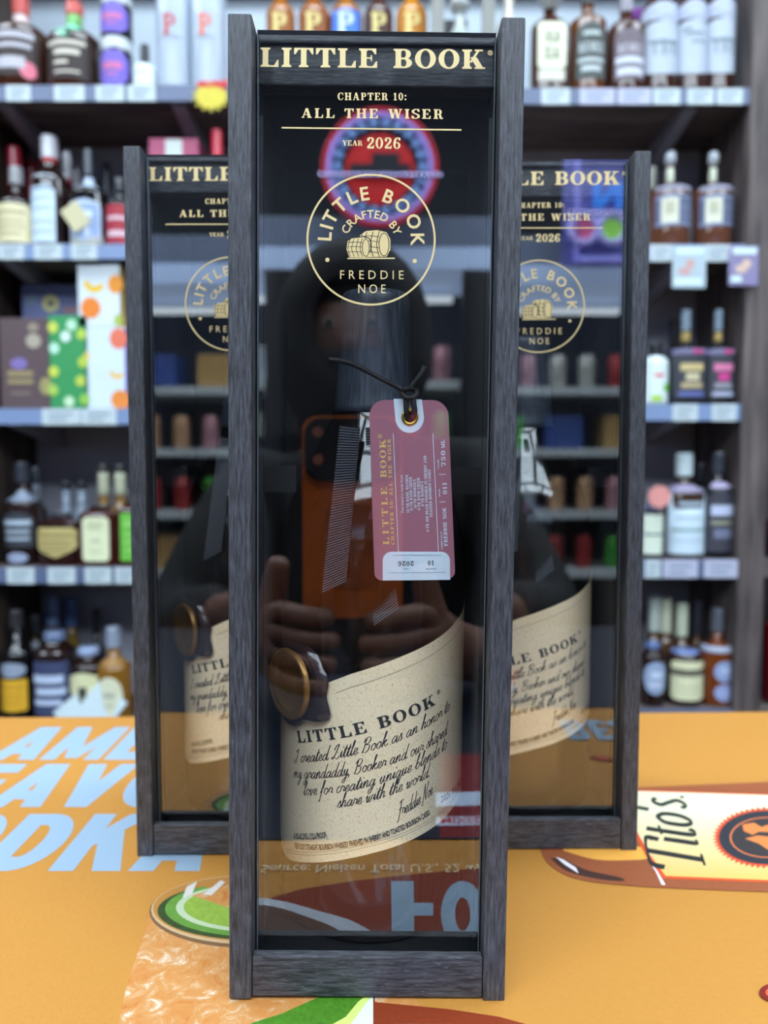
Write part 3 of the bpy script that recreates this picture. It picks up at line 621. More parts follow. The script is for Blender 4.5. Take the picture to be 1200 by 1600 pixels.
# ---- the bottle
BY, BR = 0.0572, 0.0395
M_gl = mat((13, 9, 8), 0.1, coat=0.4, spec=0.6)
M_cap = wood('dark_bottle_capsule', (50, 55, 64), (82, 90, 104), (900, 900, 40), 0.3, 0.1, 0.75)
def paper():
    m = bpy.data.materials.new('speckled_kraft_label'); m.use_nodes = True; nt = m.node_tree; b = nt.nodes['Principled BSDF']; b.inputs['Roughness'].default_value = 0.75; b.inputs['Specular IOR Level'].default_value = 0.2
    tc = nt.nodes.new('ShaderNodeTexCoord'); n = nt.nodes.new('ShaderNodeTexNoise'); n.inputs['Scale'].default_value = 1500; n.inputs['Detail'].default_value = 3
    r = nt.nodes.new('ShaderNodeValToRGB'); e = r.color_ramp.elements
    e[0].position = 0.27; e[0].color = (*lin((196, 172, 136)), 1); e[1].position = 0.4; e[1].color = (*lin((244, 222, 184)), 1)
    x = r.color_ramp.elements.new(0.7); x.color = (*lin((250, 232, 198)), 1)
    nt.links.new(tc.outputs['Object'], n.inputs['Vector']); nt.links.new(n.outputs['Fac'], r.inputs[0]); nt.links.new(r.outputs[0], b.inputs['Base Color']); return m
M_paper = paper(); M_ink = mat((30, 28, 28), 0.7)
M_emb = mat((168, 150, 120), 0.8)
M_rib = mat((84, 86, 94), 0.45, noise=0.15, scale=600, spec=0.5)
M_rib2 = mat((24, 25, 29), 0.4)
def cyl(px, py, r=BR):
    """sight line through a frame point against the bottle wall -> (angle from the front, height)"""
    d = FR @ ray(px, py); ox, oy = FO.x, FO.y - BY
    a = d.x ** 2 + d.y ** 2; bq = ox * d.x + oy * d.y; c = ox * ox + oy * oy - r * r
    q = bq * bq - a * c; s = (-bq - math.sqrt(max(q, 0))) / a
    p = FO + d * s; return math.atan2(p.x, -(p.y - BY)), p.z
def onb(a, z, r): return (r * math.sin(a), BY - r * math.cos(a), z)
def build_bottle(label):
    t = thing('whiskey_bottle', label, 'bottle')
    prof = [(0.028, 0.0095), (0.0375, 0.0105), (BR, 0.014), (BR, 0.150), (0.0392, 0.160), (0.0378, 0.171), (0.0345, 0.184), (0.029, 0.196), (0.0235, 0.206), (0.0195, 0.214), (0.0168, 0.222), (0.0155, 0.232)]
    MB().lathe(catmull(prof[:3] + [(BR, .05), (BR, .1)] + prof[3:], 4), 56, cy=BY).out('glass_body', M_gl, t, True)
    MB().lathe([(0.0181, 0.2185), (0.0174, 0.2215), (0.0162, 0.232), (0.0150, 0.250), (0.0146, 0.262), (0.0146, 0.2665), (0.0136, 0.2690), (0.006, 0.2695)], 40, cy=BY).out('capsule', M_cap, t, True)
    # slanted wrap label
    top = [cyl(500, 1071), cyl(548, 1053), cyl(600, 1036), cyl(640, 1020), cyl(676, 1002), cyl(705, 979), cyl(720, 958)]
    bot = [cyl(500, 1347), cyl(545, 1341), cyl(580, 1333), cyl(633, 1316), cyl(687, 1284), cyl(710, 1257), cyl(719, 1237)]
    def lerp(T, a):
        if a <= T[0][0]: p, q = T[0], T[1]
        elif a >= T[-1][0]: p, q = T[-2], T[-1]
        else:
            for i in range(len(T) - 1):
                if T[i][0] <= a <= T[i + 1][0]: p, q = T[i], T[i + 1]; break
        return p[1] + (q[1] - p[1]) * (a - p[0]) / (q[0] - p[0])
    aL, aR, n = R(-76), R(104), 72; vs = []; fs = []
    zb0 = lerp(bot, R(-55))
    for i in range(n + 1):
        a = aL + (aR - aL) * i / n; zt = lerp(top, a); zb = lerp(bot, a)
        c = R(24)
        if a < aL + c: zb = max(zb, zb + 0.014 * (1 - math.sqrt(max(0, 1 - ((aL + c - a) / c) ** 2))))
        for k in range(5): vs.append(onb(a, zb + (zt - zb) * k / 4, BR + 0.0002))
        if i < n:
            for k in range(4): q = i * 5 + k; fs.append((q, q + 5, q + 6, q + 1))
    mesh('paper_label', vs, fs, M_paper, t, True)
    rr = BR + 0.00035
    fn = lambda s, z: onb(s / BR, z, rr)
    def bl(tp, p0, p1, h):
        a, bq = cyl(*p0), cyl(*p1); return fit(tp, (a[0] * BR, a[1]), (bq[0] * BR, bq[1]), h)
    px = 0.2385e-3
    K = bl(serif_text('LITTLE BOOK', 0.16), (467, 1160), (680, 1100), 19.5 * px)
    q = cyl(684.5, 1081); K += ring(q[0] * BR, q[1], 4 * px, 4 * px, .9 * px, .9 * px, n=12) + fit(serif_text('R'), (q[0] * BR - 1.8 * px, q[1] - 2 * px), (q[0] * BR + 2 * px, q[1] - 1 * px), 4 * px)
    flat('label_title', K, fn, M_ink, t)
    K = []
    for s, p0, p1 in (('I created Little Book as an honor to', (462, 1191), (701, 1109)), ('my grandaddy, Booker and our shared', (460, 1215), (697, 1147)),
                      ('love for creating unique blends to', (475, 1242), (697, 1168)), ('share with the world.', (527, 1262), (671, 1212))):
        K += bl(script_text(s, 0.125, .5), p0, p1, 10.5 * px)
    K += bl(script_text('Freddie Noe', 0.14, 0.7), (621, 1277), (675, 1240), 11 * px)
    flat('label_handwriting', K, fn, M_ink, t)
    K = bl(sans('61.3% ALC./VOL. (122.6 PROOF)', 0.05), (461, 1310), (512, 1308), 9.5 * px)
    K += bl(sans('KENTUCKY STRAIGHT BOURBON WHISKEY FINISHED IN SHERRY AND TOASTED BOURBON CASKS', 0.05), (462, 1325), (671, 1272), 9.5 * px)
    K += bl(sans('2026 RELEASE', 0.02, 0, 1.1), (688, 1254), (719, 1222), 12 * px)
    flat('label_small_print', K, fn, mat((52, 46, 42), 0.7), t)
    K = []
    for A, off, w2 in ((top, -0.0052, 0.00028), (bot, 0.0042, 0.00022), (bot, 0.0031, 0.00022)):
        a0, a1 = (R(-20), R(88)) if A is top else (R(-60), R(84))
        P = [(a * BR, lerp(A, a) + off) for a in [a0 + (a1 - a0) * i / 40 for i in range(41)]]
        K += ribbon2(P, w2)
    flat('embossed_line', K, lambda s, z: onb(s / BR, z, BR + 0.00028), M_emb, t)
    # wax seal: dark blob with a run to the right, gold disc pressed on it
    ac_, zc = R(-51), cyl(462, 1066)[1]
    cen = Vector(onb(ac_, zc, BR + 0.0006)); nrm = Vector((math.sin(ac_), -math.cos(ac_), 0)); e1 = Vector((math.cos(ac_), math.sin(ac_), 0)); e2 = Vector((0, 0, 1))
    def sealpt(r, th, hgt): return cen + e1 * (r * math.cos(th)) + e2 * (r * math.sin(th)) + nrm * (hgt - (r * math.cos(th)) ** 2 / (2 * BR) * 0.8)
    def rad(th):
        d = math.degrees(th) % 360
        r = 0.0158 + 0.0006 * math.sin(3 * th + 1)
        for c, wd, am in ((330, 17, 0.0062), (52, 22, 0.0034), (12, 16, 0.0022), (275, 18, 0.0015), (180, 40, 0.0012), (110, 20, 0.001)):
            x = min(abs(d - c), 360 - abs(d - c)); r += am * math.exp(-(x / wd) ** 2)
        return r
    n = 60; vs = []; fs = []
    for k, (fr_, hg) in enumerate(((1.02, -0.0004), (1.0, 0.0012), (0.96, 0.0022), (0.9, 0.0026), (0.8, 0.0022), (0.5, 0.0018))):
        for i in range(n): vs.append(sealpt(rad(2 * PI * i / n) * fr_, 2 * PI * i / n, hg))
    for k in range(5):
        for i in range(n): fs.append((k * n + i, k * n + (i + 1) % n, (k + 1) * n + (i + 1) % n, (k + 1) * n + i))
    fs.append([5 * n + i for i in range(n)])
    ws = mesh('wax_seal', vs, fs, mat((40, 30, 34), 0.18, coat=0.5), t, True)
    vs = []; fs = []
    pr_ = [(0.0142, 0.0016), (0.0142, 0.0032), (0.0136, 0.0038), (0.0125, 0.0036), (0.0118, 0.0028), (0.0112, 0.0030), (0.0108, 0.0024), (0.004, 0.0023), (0.0001, 0.0023)]
    for r, hg in pr_:
        for i in range(48): vs.append(cen + e1 * (r * math.cos(2 * PI * i / 48)) + e2 * (r * math.sin(2 * PI * i / 48)) + nrm * hg)
    for k in range(len(pr_) - 1):
        for i in range(48): fs.append((k * 48 + i, k * 48 + (i + 1) % 48, (k + 1) * 48 + (i + 1) % 48, (k + 1) * 48 + i))
    mesh('seal_disc', vs, fs, mat((150, 110, 58), 0.34, 0.6, bump=0.2, scale=500), ws, True)
    g = arc_text('LITTLE BOOK', 0, 0, 0.0068, 150, 20, 0.0021, lambda c: serif(c))
    g = [[(x, -y) for x, y in p] for p in g]
    flat('seal_lettering', g, lambda x, y: cen + e1 * x + e2 * y + nrm * 0.00245, mat((160, 124, 76), 0.3, 0.85), ws)
    # grosgrain tails hanging from under the capsule
    def ribs(corners, y0, y1, nr, cut):
        vs = []; fs = []; (ax, ay), (bx, by), (cx, cy), (dx, dy) = corners      # top left, top right, bottom right, bottom left
        for i in range(nr * 2 + 1):
            u = i / (nr * 2); dep = y0 + (y1 - y0) * u + (0.0008 if i % 2 else 0)
            vs += [lp(ax + (dx - ax) * u, ay + (dy - ay) * u, dep), lp(bx + (cx - bx) * u, by + (cy - by) * u, dep)]
            if i: k = 2 * i - 2; fs.append((k, k + 1, k + 3, k + 2))
        m = len(vs)
        vs += [Vector(v) + Vector((0, 0.0009, 0)) for v in vs]
        fs += [[m + q for q in f[::-1]] for f in fs] + [(0, m, m + 1, 1), (m - 2, m - 1, 2 * m - 1, 2 * m - 2)]
        for i in range(0, m - 2, 2): fs += [(i, i + 2, i + 2 + m, i + m), (i + 1, i + 1 + m, i + 3 + m, i + 3)]
        return mesh('ribbon', vs, fs, M_rib, t)
    ribs([(531, 664), (563, 668), (541, 908), (503, 926)], 0.030, 0.0145, 62, 0)
    ribs([(571, 668), (580, 668), (623, 950), (584, 978)], 0.0345, 0.0163, 70, 0)
    return t

# ---- the hang tag
TD = 0.0134
def build_tag(label):
    t = thing('hang_tag', label, 'tag')
    def tp(x, y, d=TD): return lp(x, y, d)
    M_t = mat((164, 106, 122), 0.7, noise=0.12, scale=900, spec=0.2); M_g = mat((214, 226, 238), 0.65, noise=0.02, scale=500, spec=0.3)
    def corner(cx, cy, r, a0, a1): return [(cx + r * math.cos(R(a0 + (a1 - a0) * i / 8)), cy + r * math.sin(R(a0 + (a1 - a0) * i / 8))) for i in range(9)]
    out = corner(602, 650, 25, 180, 270) + corner(675, 651, 26, 270, 360) + corner(700, 893, 11, 0, 90) + corner(597, 895, 12, 90, 180)
    hole = [(640.3 + 8 * math.cos(2 * PI * i / 20), 652 + 8 * math.sin(2 * PI * i / 20)) for i in range(20)]
    n = len(out); tri = tessellate_polygon([[Vector((*p, 0)) for p in out], [Vector((*p, 0)) for p in hole]]); al = out + hole; m = len(al)
    vs = [tp(*p) for p in al] + [tp(*p) + Vector((0, 0.0007, 0)) for p in al]
    fs = [list(q) for q in tri] + [[m + i for i in q[::-1]] for q in tri] + [(i, (i + 1) % n, m + (i + 1) % n, m + i) for i in range(n)]
    mesh('card', vs, fs, M_t, t)
    f1 = lambda x, y: tp(x, y, TD - 0.00008); f2 = lambda x, y: tp(x, y, TD - 0.00016)
    U = [(615, 623)] + [(640 + 22.5 * math.cos(R(180 - i * 15)), 652.5 + 24 * math.sin(R(i * 15))) for i in range(13)] + [(659, 624)]
    tri = tessellate_polygon([[Vector((*p, 0)) for p in U], [Vector((*p, 0)) for p in hole]]); al = U + hole
    mesh('reinforcing_patch', [f1(*p) for p in al], [list(q) for q in tri], M_g, t)
    flat('date_patch', [corner(612, 876, 14, 180, 270) + corner(689, 876, 14, 270, 360) + [(703.5, 906), (598, 907)]], f1, M_g, t)
    g = fit(serif_text('LITTLE', 0.34), (608.2, 851), (604.5, 761), 9.6, True) + fit(serif_text('BOOK', 0.2), (604, 746), (602.4, 686), 9.6, True)
    g += ring(593.5, 681.5, 3.4, 3.4, .8, .8, n=12) + fit(serif_text('R'), (595, 683), (594.8, 680), 3, True)
    g += fit(serif_text('CHAPTER 10: ALL THE WISER', 0.24), (616.6, 851), (610.4, 686), 5.4, True)
    flat('gold_lettering', g, f1, mat((240, 202, 128), 0.4, 0.2), t)
    g = []
    for p0, p1 in (((614.4, 677), (622.4, 862)), ((676.4, 677), (685, 862))): g += ribbon2([p0, p1], 1.0)
    for s, p0, p1 in (('This blend is made from', (631, 802), (629, 742)), ('14-YR BASIL HAYDEN', (639.5, 801), (637.5, 742)), ('11-YR KNOB CREEK', (645, 798), (643.3, 745)),
                      ("10-YR BOOKER'S", (651, 794), (649.5, 749)), ('9-YR KNOB CREEK', (657, 797), (655.5, 746)), ("9-YR BAKER'S", (662.6, 791), (661, 752)),
                      ('4-YR JIM BEAM FINISHED IN SHERRY AND', (670.3, 831), (666, 712)), ('TOASTED BOURBON CASKS', (676, 808), (672.5, 734))):
        g += fit(serif_text(s, 0.1) if s[0] != 'T' or s[1] == 'O' else sans(s), p0, p1, 4.2, True)
    g += fit(serif_text('FREDDIE NOE', 0.1), (699.5, 853), (697, 793), 5.6, True) + fit(serif_text('011', 0.16), (698.6, 772), (697.8, 753.5), 6.4, True)
    g += fit(serif_text('750', 0.14), (696.5, 729), (695.4, 704), 6.6, True) + fit(serif_text('ML', 0.1), (695.3, 700), (694.5, 687), 5.6, True)
    g += ribbon2([(687, 784.5), (696, 784)], 0.9) + ribbon2([(685.5, 741.5), (696.5, 741)], 0.9)
    g += fit(sans('COMMINGLED BY', 0.02), (691.8, 858), (690.6, 830), 2.4, True) + fit(sans('RECIPE', 0.02), (687.8, 776), (687.4, 764), 2.2, True) + fit(sans('VOLUME', 0.02), (686.2, 733), (685.7, 718), 2.3, True)
    flat('white_lettering', g, f1, M_g, t)
    g = fit(serif_text('2026', 0.14), (646.5, 876.6), (622, 876.8), 7.5, True) + fit(serif_text('10', 0.2), (678, 876), (668.5, 876.1), 7.5, True)
    g += fit(sans('YEAR'), (639, 887.6), (630, 887.7), 2.4, True) + fit(sans('CHAPTER'), (682, 887.5), (665.5, 887.7), 2.4, True)
    flat('black_figures', g, f2, mat((66, 68, 72), 0.6), t)
    flat('rule_line', ribbon2([(613, 867.5), (690, 867.5)], .7) + ribbon2([(607, 895), (697, 894.4)], .7), f2, mat((140, 154, 168), 0.6), t)
    o = lp(640.3, 652, TD); bm = bmesh.new(); vs = []; fs = []
    for i in range(28):
        for k in range(8):
            a, b2 = 2 * PI * i / 28, 2 * PI * k / 8; r = 0.00255 + 0.00062 * math.cos(b2)
            vs.append((o.x + r * math.cos(a), o.y - 0.0001 + 0.0005 * math.sin(b2), o.z + r * math.sin(a)))
    fs = [(i * 8 + k, ((i + 1) % 28) * 8 + k, ((i + 1) % 28) * 8 + (k + 1) % 8, i * 8 + (k + 1) % 8) for i in range(28) for k in range(8)]
    bm.free(); mesh('brass_eyelet', vs, fs, mat((214, 172, 70), 0.22, 0.9), t, True)
    # round braided cord: a loop through the eyelet, a knot over the tag, two tails
    P = MB()
    def cord(pts, r): P.tube([lp(*p) for p in catmull(pts, 6)], r, 8)
    cord([(634, 618, TD - 0.0012), (634.5, 630, TD - 0.0014), (635, 645, TD - 0.0011), (638, 653, TD + 0.0003)], 0.00098)
    cord([(645, 618, TD - 0.0012), (646.5, 630, TD - 0.0014), (648, 645, TD - 0.0011), (643, 654, TD + 0.0003)], 0.00098)
    cord([(627, 612, TD + 0.0006), (632, 620, TD - 0.0016), (642, 622, TD - 0.0018), (651, 616, TD - 0.0006), (648, 609, TD + 0.0012), (636, 607, TD - 0.0012), (628, 612, TD + 0.0004)], 0.0010)
    cord([(634, 611, TD), (618, 603, TD), (585, 586, TD), (556, 571, TD), (534, 564, TD), (514, 562, TD + 0.0006)], [0.00092] * 30 + [0.00085])
    cord([(640, 608, TD), (650, 594, TD), (658, 584, TD), (663.5, 573, TD + 0.0006)], 0.0009)
    P.out('cord', mat((22, 20, 22), 0.6, bump=0.5, scale=1500, noise=0.4), t, True)
    return t
def place(o, Mx):
    o.matrix_world = Mx
def copy_tree(o, parent=None):
    c = o.copy(); C.objects.link(c)
    if parent: c.parent = parent
    for ch in o.children: copy_tree(ch, c)
    return c
box = build_box('tall black wooden display box standing in front, whole acrylic face in view'); box['group'] = 'display boxes on the counter'
btl = build_bottle('dark whiskey bottle with full kraft label and wax seal inside the front box'); btl['group'] = 'bottles inside the display boxes'
tg = build_tag('mauve hang tag with brass eyelet hanging on the front bottle by black cord')
bl_, bb_ = copy_tree(box), copy_tree(btl)
br_, bc_ = copy_tree(box), copy_tree(btl)
bl_['label'] = 'black wooden display box standing behind on the left, right half hidden'; br_['label'] = 'black wooden display box standing behind on the right, left half hidden'
bb_['label'] = 'whiskey bottle inside the left rear box, mostly hidden by the front box'; bc_['label'] = 'whiskey bottle inside the right rear box, its label half in view'
for o in (box, btl, tg): place(o, FRONT)
ML = Matrix.Translation((-0.12494 + W / 2, 0.3654, 0)); MR_ = Matrix.Translation((0.12994 - W / 2, 0.37105, 0))
for o in (bl_, bb_): place(o, ML)
for o in (br_, bc_): place(o, MR_ @ Matrix.Translation((0, 0, 0)))

# ------------------------------------------------------------ shelving behind the counter
YS = 1.30
zs = lambda y: at_y(600, y, YS).z
xs = lambda px, y=700, Y=YS: at_y(px, y, Y).x
M_brown = wood('dark_brown_shelf_wood', (46, 36, 32), (84, 68, 60), (40, 40, 6), 0.65, 0.3, 0.8)
M_brownh = wood('dark_brown_shelf_board', (74, 64, 62), (116, 102, 98), (6, 40, 40), 0.65, 0.3, 0.8)
M_post = wood('weathered_post_wood', (62, 54, 54), (112, 100, 98), (60, 60, 7), 0.6, 0.3, 0.8)
M_lip = mat((96, 108, 138), 0.35, noise=0.08, scale=8); M_lipb = mat((128, 148, 186), 0.35, noise=0.12, scale=9)
M_brk = mat((150, 150, 164), 0.45, 0.2, noise=0.1, scale=30)
M_bk = mat((156, 156, 168), 0.7, noise=0.08, scale=10); M_wb = mat((176, 188, 200), 0.6, noise=0.04, scale=8)
M_tagw = mat((196, 208, 212), 0.5, noise=0.02, scale=60); M_tagl = mat((186, 188, 210), 0.5, noise=0.02, scale=60); M_smud = mat((120, 140, 160), 0.6)
def shelf_unit(label, x0, x1, shelves, lside, rside):
    t = thing('shelving_unit', label, 'shelf')
    if lside: MB().box(x0 - 0.05, x0, YS - 0.004, 1.52, -0.995, 1.3, 0.002).out('side_panel', M_brown, t)
    if rside: MB().box(x1, x1 + 0.046, YS - 0.004, 1.52, -0.995, 1.3, 0.002).out('side_panel', M_post, t)
    MB().box(x0, x1, 1.5, 1.52, -0.995, 0.86).out('back_panel', M_bk, t)
    MB().box(x0, x1, 1.5, 1.52, 0.86, 1.105).out('back_panel', M_wb, t)
    MB().box(x0, x1, 1.48, 1.52, 1.105, 1.3).out('top_beam', M_brownh, t)
    for (yt, yb, lm, tags, brs) in shelves:
        zt, zb = zs(yt), zs(yb)
        s = MB().box(x0 + 0.0005, x1 - 0.0005, YS + 0.003, 1.4995, zt - 0.02, zt).out('shelf', M_brownh, t)
        MB().box(x0 + 0.002, x1 - 0.002, YS - 0.001, YS + 0.0028, zb, zt - 0.0004).out('label_rail', lm, s)
        for bx in brs:
            x = xs(bx); mb = MB()
            v = [(x - .011, YS + .012, zt - .021), (x + .011, YS + .012, zt - .021), (x + .011, 1.499, zt - .021), (x - .011, 1.499, zt - .021),
                 (x - .011, YS + .012, zt - .03), (x + .011, YS + .012, zt - .03), (x + .011, 1.499, zt - .062), (x - .011, 1.499, zt - .062)]
            mb.add(v, [(0, 1, 2, 3), (7, 6, 5, 4), (4, 5, 1, 0), (5, 6, 2, 1), (6, 7, 3, 2), (7, 4, 0, 3)]).out('bracket', M_brk, s)
        for tg_ in tags:
            p0, p1 = tg_[0], tg_[1]; m = M_tagl if len(tg_) > 2 else M_tagw
            a, b = xs(p0, yt), xs(p1, yt); mb = MB().box(a, b, YS - 0.0022, YS - 0.0011, zb - 0.001, zt - 0.001, 0.0004); n0 = len(mb.f)
            for k in range(2):
                z = zt - (0.35 + 0.35 * k) * (zt - zb); mb.box(a + (b - a) * 0.18, b - (b - a) * (0.2 + 0.15 * k), YS - 0.0026, YS - 0.0022, z - 0.0016, z + 0.0016)
            mb.out('price_tag', [m, M_smud], s, idx=[0] * n0 + [1] * (len(mb.f) - n0))
    return t
XA0, XM, XB1 = xs(-26), xs(690), xs(1157)
LZ = {'A': 133, 'B': 381, 'C': 638, 'D': 886, 'E': 1136}
RZ = {'A': 138, 'B': 382, 'C': 631, 'D': 874, 'E': 1108}
shelf_unit('dark wood wall shelving on the left, behind the counter', XA0, XM - 0.004,
  [(133, 158, M_lip, [(10, 48), (85, 132), (150, 194), (200, 243)], [18, 285, 560]), (381, 405, M_lipb, [(-2, 38), (54, 97), (112, 152), (420, 470), (540, 590)], [18, 285, 560]),
   (638, 663, M_lipb, [(66, 126), (128, 182)], [18, 285, 560]), (886, 911, M_lip, [(11, 54), (75, 118), (133, 174), (180, 215)], [18, 285, 560]), (1136, 1160, M_lip, [], [18, 285])], True, False)
shelf_unit('dark wood wall shelving on the right, ending at a broad brown post', XM + 0.004, XB1,
  [(138, 163, M_lip, [(846, 890), (906, 960, 1), (965, 1017, 1), (1021, 1062), (1074, 1115), (1120, 1160)], [720, 1070]), (382, 408, M_lipb, [(1016, 1050), (1101, 1142)], [720, 1062]),
   (631, 657, M_lipb, [(1051, 1090), (1112, 1150)], [720, 1062]), (874, 902, M_lip, [(1008, 1032), (1036, 1090, 1), (1100, 1155, 1)], [720, 1062]), (1108, 1132, M_lip, [], [720])], False, True)
# slim grey uprights between the two shelving units
for px in (681, 758):
    p = at_y(px, 60, 1.33); o = MB().box(p.x - 0.011, p.x + 0.011, 1.285, 1.297, zs(133) + 0.002 if px < 690 else zs(138) + 0.002, 1.1, 0.001).out('shelf_upright', mat((128, 128, 124), 0.4, 0.3, noise=0.1, scale=20))
    tag(o, 'slim grey metal upright %s the glass-stoppered clear bottle, top middle' % ('left of' if px < 690 else 'right of'), 'upright')

# ------------------------------------------------------------ bottles: body (lathe), cap, labels carried on the body's own surface
SH = {
 'rect': lambda x: (-1, 1), 'oval': lambda x: (-math.sqrt(max(0, 1 - x * x)), math.sqrt(max(0, 1 - x * x))),
 'shield': lambda x: (-1 + 0.75 * abs(x) ** 1.3, 1 if abs(x) < 0.85 else 0.85), 'oct': lambda x: (-1 + max(0, abs(x) - 0.55) * 1.1, 1 - max(0, abs(x) - 0.55) * 1.1),
 'diamond': lambda x: (-1 + abs(x), 1 - abs(x)), 'drape': lambda x: (-1 + 1.5 * abs(x), 1 - 0.4 * abs(x)), 'arch': lambda x: (-1, 0.55 + 0.45 * math.sqrt(max(0, 1 - x * x))),
 'smile': lambda x: (-1 + 0.25 * x * x, 1 - 0.1 * x * x), 'wave': lambda x: (-0.75 - 0.25 * math.sin(2.2 * x), 0.8 + 0.2 * math.cos(2.6 * x)), 'rrect': lambda x: (-1 + max(0, abs(x) - 0.8) ** 2 * 4, 1 - max(0, abs(x) - 0.8) ** 2 * 4),
}
def bottle(shelf, px0, px1, ytop, label, shape=(0.56, 0.72, 0.3, 0.86, 0.34), glass=(44, 22, 14), cap=(24, 24, 28), labels=(), row=0, ex=2.0, dy=1.0, side='L', name='bottle', cat='bottle', group=None, rough=0.1, trans=0.0, z=None, band=None, stopper=False):
    zb = zs((LZ if side == 'L' else RZ)[shelf]) + 0.0004 if z is None else z
    Yf = YS + 0.008 + row * 0.066; pm = (px0 + px1) / 2; ym = (ytop + (LZ if side == 'L' else RZ)[shelf]) / 2
    r = (px1 - px0) / 2 * (Yf + 0.03) / F; Yc = Yf + r * dy; xc = at_y(pm, ym, Yc).x; h = at_y(pm, ytop, Yc).z - zb
    bf, sf, nf, cf, cr = shape
    t = thing(name, label, cat, (xc, Yc, zb), group)
    n = 26 if row == 0 else 16
    prof = [(0.9 * r, 0), (0.98 * r, 0.012 * h), (r, 0.03 * h), (r, bf * h)]
    for k in range(1, 7):
        u = k / 6; q = 0.5 - 0.5 * math.cos(PI * u) if sf - bf < 0.12 else u * u * (1.6 - 0.6 * u) * 0.55 + 0.45 * (0.5 - 0.5 * math.cos(PI * u))
        prof.append((r * (1 - (1 - nf) * q), (bf + (sf - bf) * u) * h))
    prof.append((r * nf, min(cf + 0.02, 0.995) * h))
    exf = ex
    MB().lathe(prof, n, exf, dy).out('glass_body', mat(glass, rough, coat=0.3, trans=trans, noise=0.15, scale=14), t, ex == 2)
    if cap:
        c = r * cr; z0, z1 = cf * h, h
        P = [(c * 0.96, z0), (c, z0 + 0.001), (c, z1 - 0.004), (c * 0.9, z1 - 0.0008), (c * 0.6, z1)]
        if stopper: P = [(c * 0.62, z0), (c * 0.62, z0 + (z1 - z0) * .3), (c, z0 + (z1 - z0) * .36), (c * 1.02, z0 + (z1 - z0) * .75), (c * 0.8, z1 - 0.001), (c * 0.3, z1)]
        MB().lathe(P, 18 if row == 0 else 12).out('cap', mat(cap, 0.3 if not stopper else 0.12, coat=0.2, noise=0.08, scale=60), t, stopper)
    if band:
        z0, z1 = band[0] * h, band[1] * h
        rr = lambda z: next((a[0] + (b[0] - a[0]) * ((z - a[1]) / max(1e-6, b[1] - a[1])) for a, b in zip(prof, prof[1:]) if a[1] <= z <= b[1]), r * nf)
        MB().lathe([(rr(z0 + (z1 - z0) * k / 4) + 0.0006, z0 + (z1 - z0) * k / 4) for k in range(5)], 18, ex, dy).out('neck_band', mat(band[2], 0.4, noise=0.06, scale=50), t, True)
    def rad(z): return next((a[0] + (b[0] - a[0]) * ((z - a[1]) / max(1e-6, b[1] - a[1])) for a, b in zip(prof, prof[1:]) if a[1] <= z <= b[1]), r)
    def sp(a, z, off):
        q = rad(z) + off; x, y = sect(-PI / 2 + a, ex); return (q * x, q * y * dy - (off if dy < 1 else 0), z)
    for L in labels:
        z0, z1, arc, rgb, shp = L[:5]; ca = R(L[5]) if len(L) > 5 and L[5] else 0
        z0 *= h; z1 *= h; ar = R(arc); vs = []; fs = []; N = 14 if row == 0 else 8
        for i in range(N + 1):
            x = -1 + 2 * i / N; lo, hi = SH[shp](x); zc, hz = (z0 + z1) / 2, (z1 - z0) / 2
            for k in range(4): vs.append(sp(ca + ar * x, zc + hz * (lo + (hi - lo) * k / 3), 0.0007))
            if i: q = 4 * (i - 1); fs += [(q + k, q + k + 4, q + k + 5, q + k + 1) for k in range(3)]
        lo_ = mesh('label', vs, fs, mat(rgb, 0.55, noise=0.05, scale=45), t, True)
        if len(L) > 6:
            for mk in L[6]:
                if isinstance(mk[0], str):   # lettering: text, centre x, centre z, width, height (fractions of label), rgb
                    s, cx, cz, wd, ht, c = mk
                    P = fit(serif_text(s, .12) if len(mk) < 7 and s.isupper() else sans(s, 0.03), (-wd / 2 + cx, cz - ht / 2), (wd / 2 + cx, cz - ht / 2), ht)
                else:
                    x0, x1, cz, ht, c = mk; P = [[(x0 + (x1 - x0) * i / 6, cz - ht / 2), (x0 + (x1 - x0) * (i + 1) / 6, cz - ht / 2), (x0 + (x1 - x0) * (i + 1) / 6, cz + ht / 2), (x0 + (x1 - x0) * i / 6, cz + ht / 2)] for i in range(6)]
                flat('print', P, lambda x, y: sp(ca + ar * x, (z0 + z1) / 2 + (z1 - z0) / 2 * y, 0.0013), mat(c, 0.6), lo_)
    return t
def lines(rgb, spec): return [(x0, x1, z, hh, rgb) for x0, x1, z, hh in spec]
AM = (60, 28, 14); DK = (34, 18, 16); BK = (16, 14, 16); CR = (226, 220, 184); WT = (216, 232, 244)
tx = lambda c: lines(c, [(-.7, .7, .55, .2), (-.6, .6, .1, .12), (-.65, .65, -.2, .12), (-.5, .5, -.55, .14)])
# left unit, top shelf
bottle('A', -8, 76, -6, 'round dark whiskey bottle with red cap and pink sticker, top shelf far left', (.58, .74, .26, .80, .30), AM, (200, 84, 78), [(.12, .55, 60, (44, 26, 22), 'rect', 0, lines((190, 186, 196), [(-.8, .8, .75, .26), (-.7, .7, .3, .2), (-.8, .5, -.45, .5)])), (.10, .26, 17, (226, 120, 140), 'oval', 36)], band=(.70, .82, (210, 190, 190)))
bottle('A', 77, 158, 6, 'round dark whiskey bottle with mint green drape on its shoulder, top shelf', (.56, .74, .27, .86, .32), AM, (206, 92, 84), [(.10, .52, 60, (40, 24, 20), 'rect', 0, lines((214, 206, 190), [(-.7, .7, .7, .2), (-.4, .5, .25, .26), (-.4, .1, -.25, .16), (-.4, .5, -.7, .1)])), (.5, .76, 52, (128, 212, 178), 'drape')], band=(.74, .86, (130, 190, 110)))
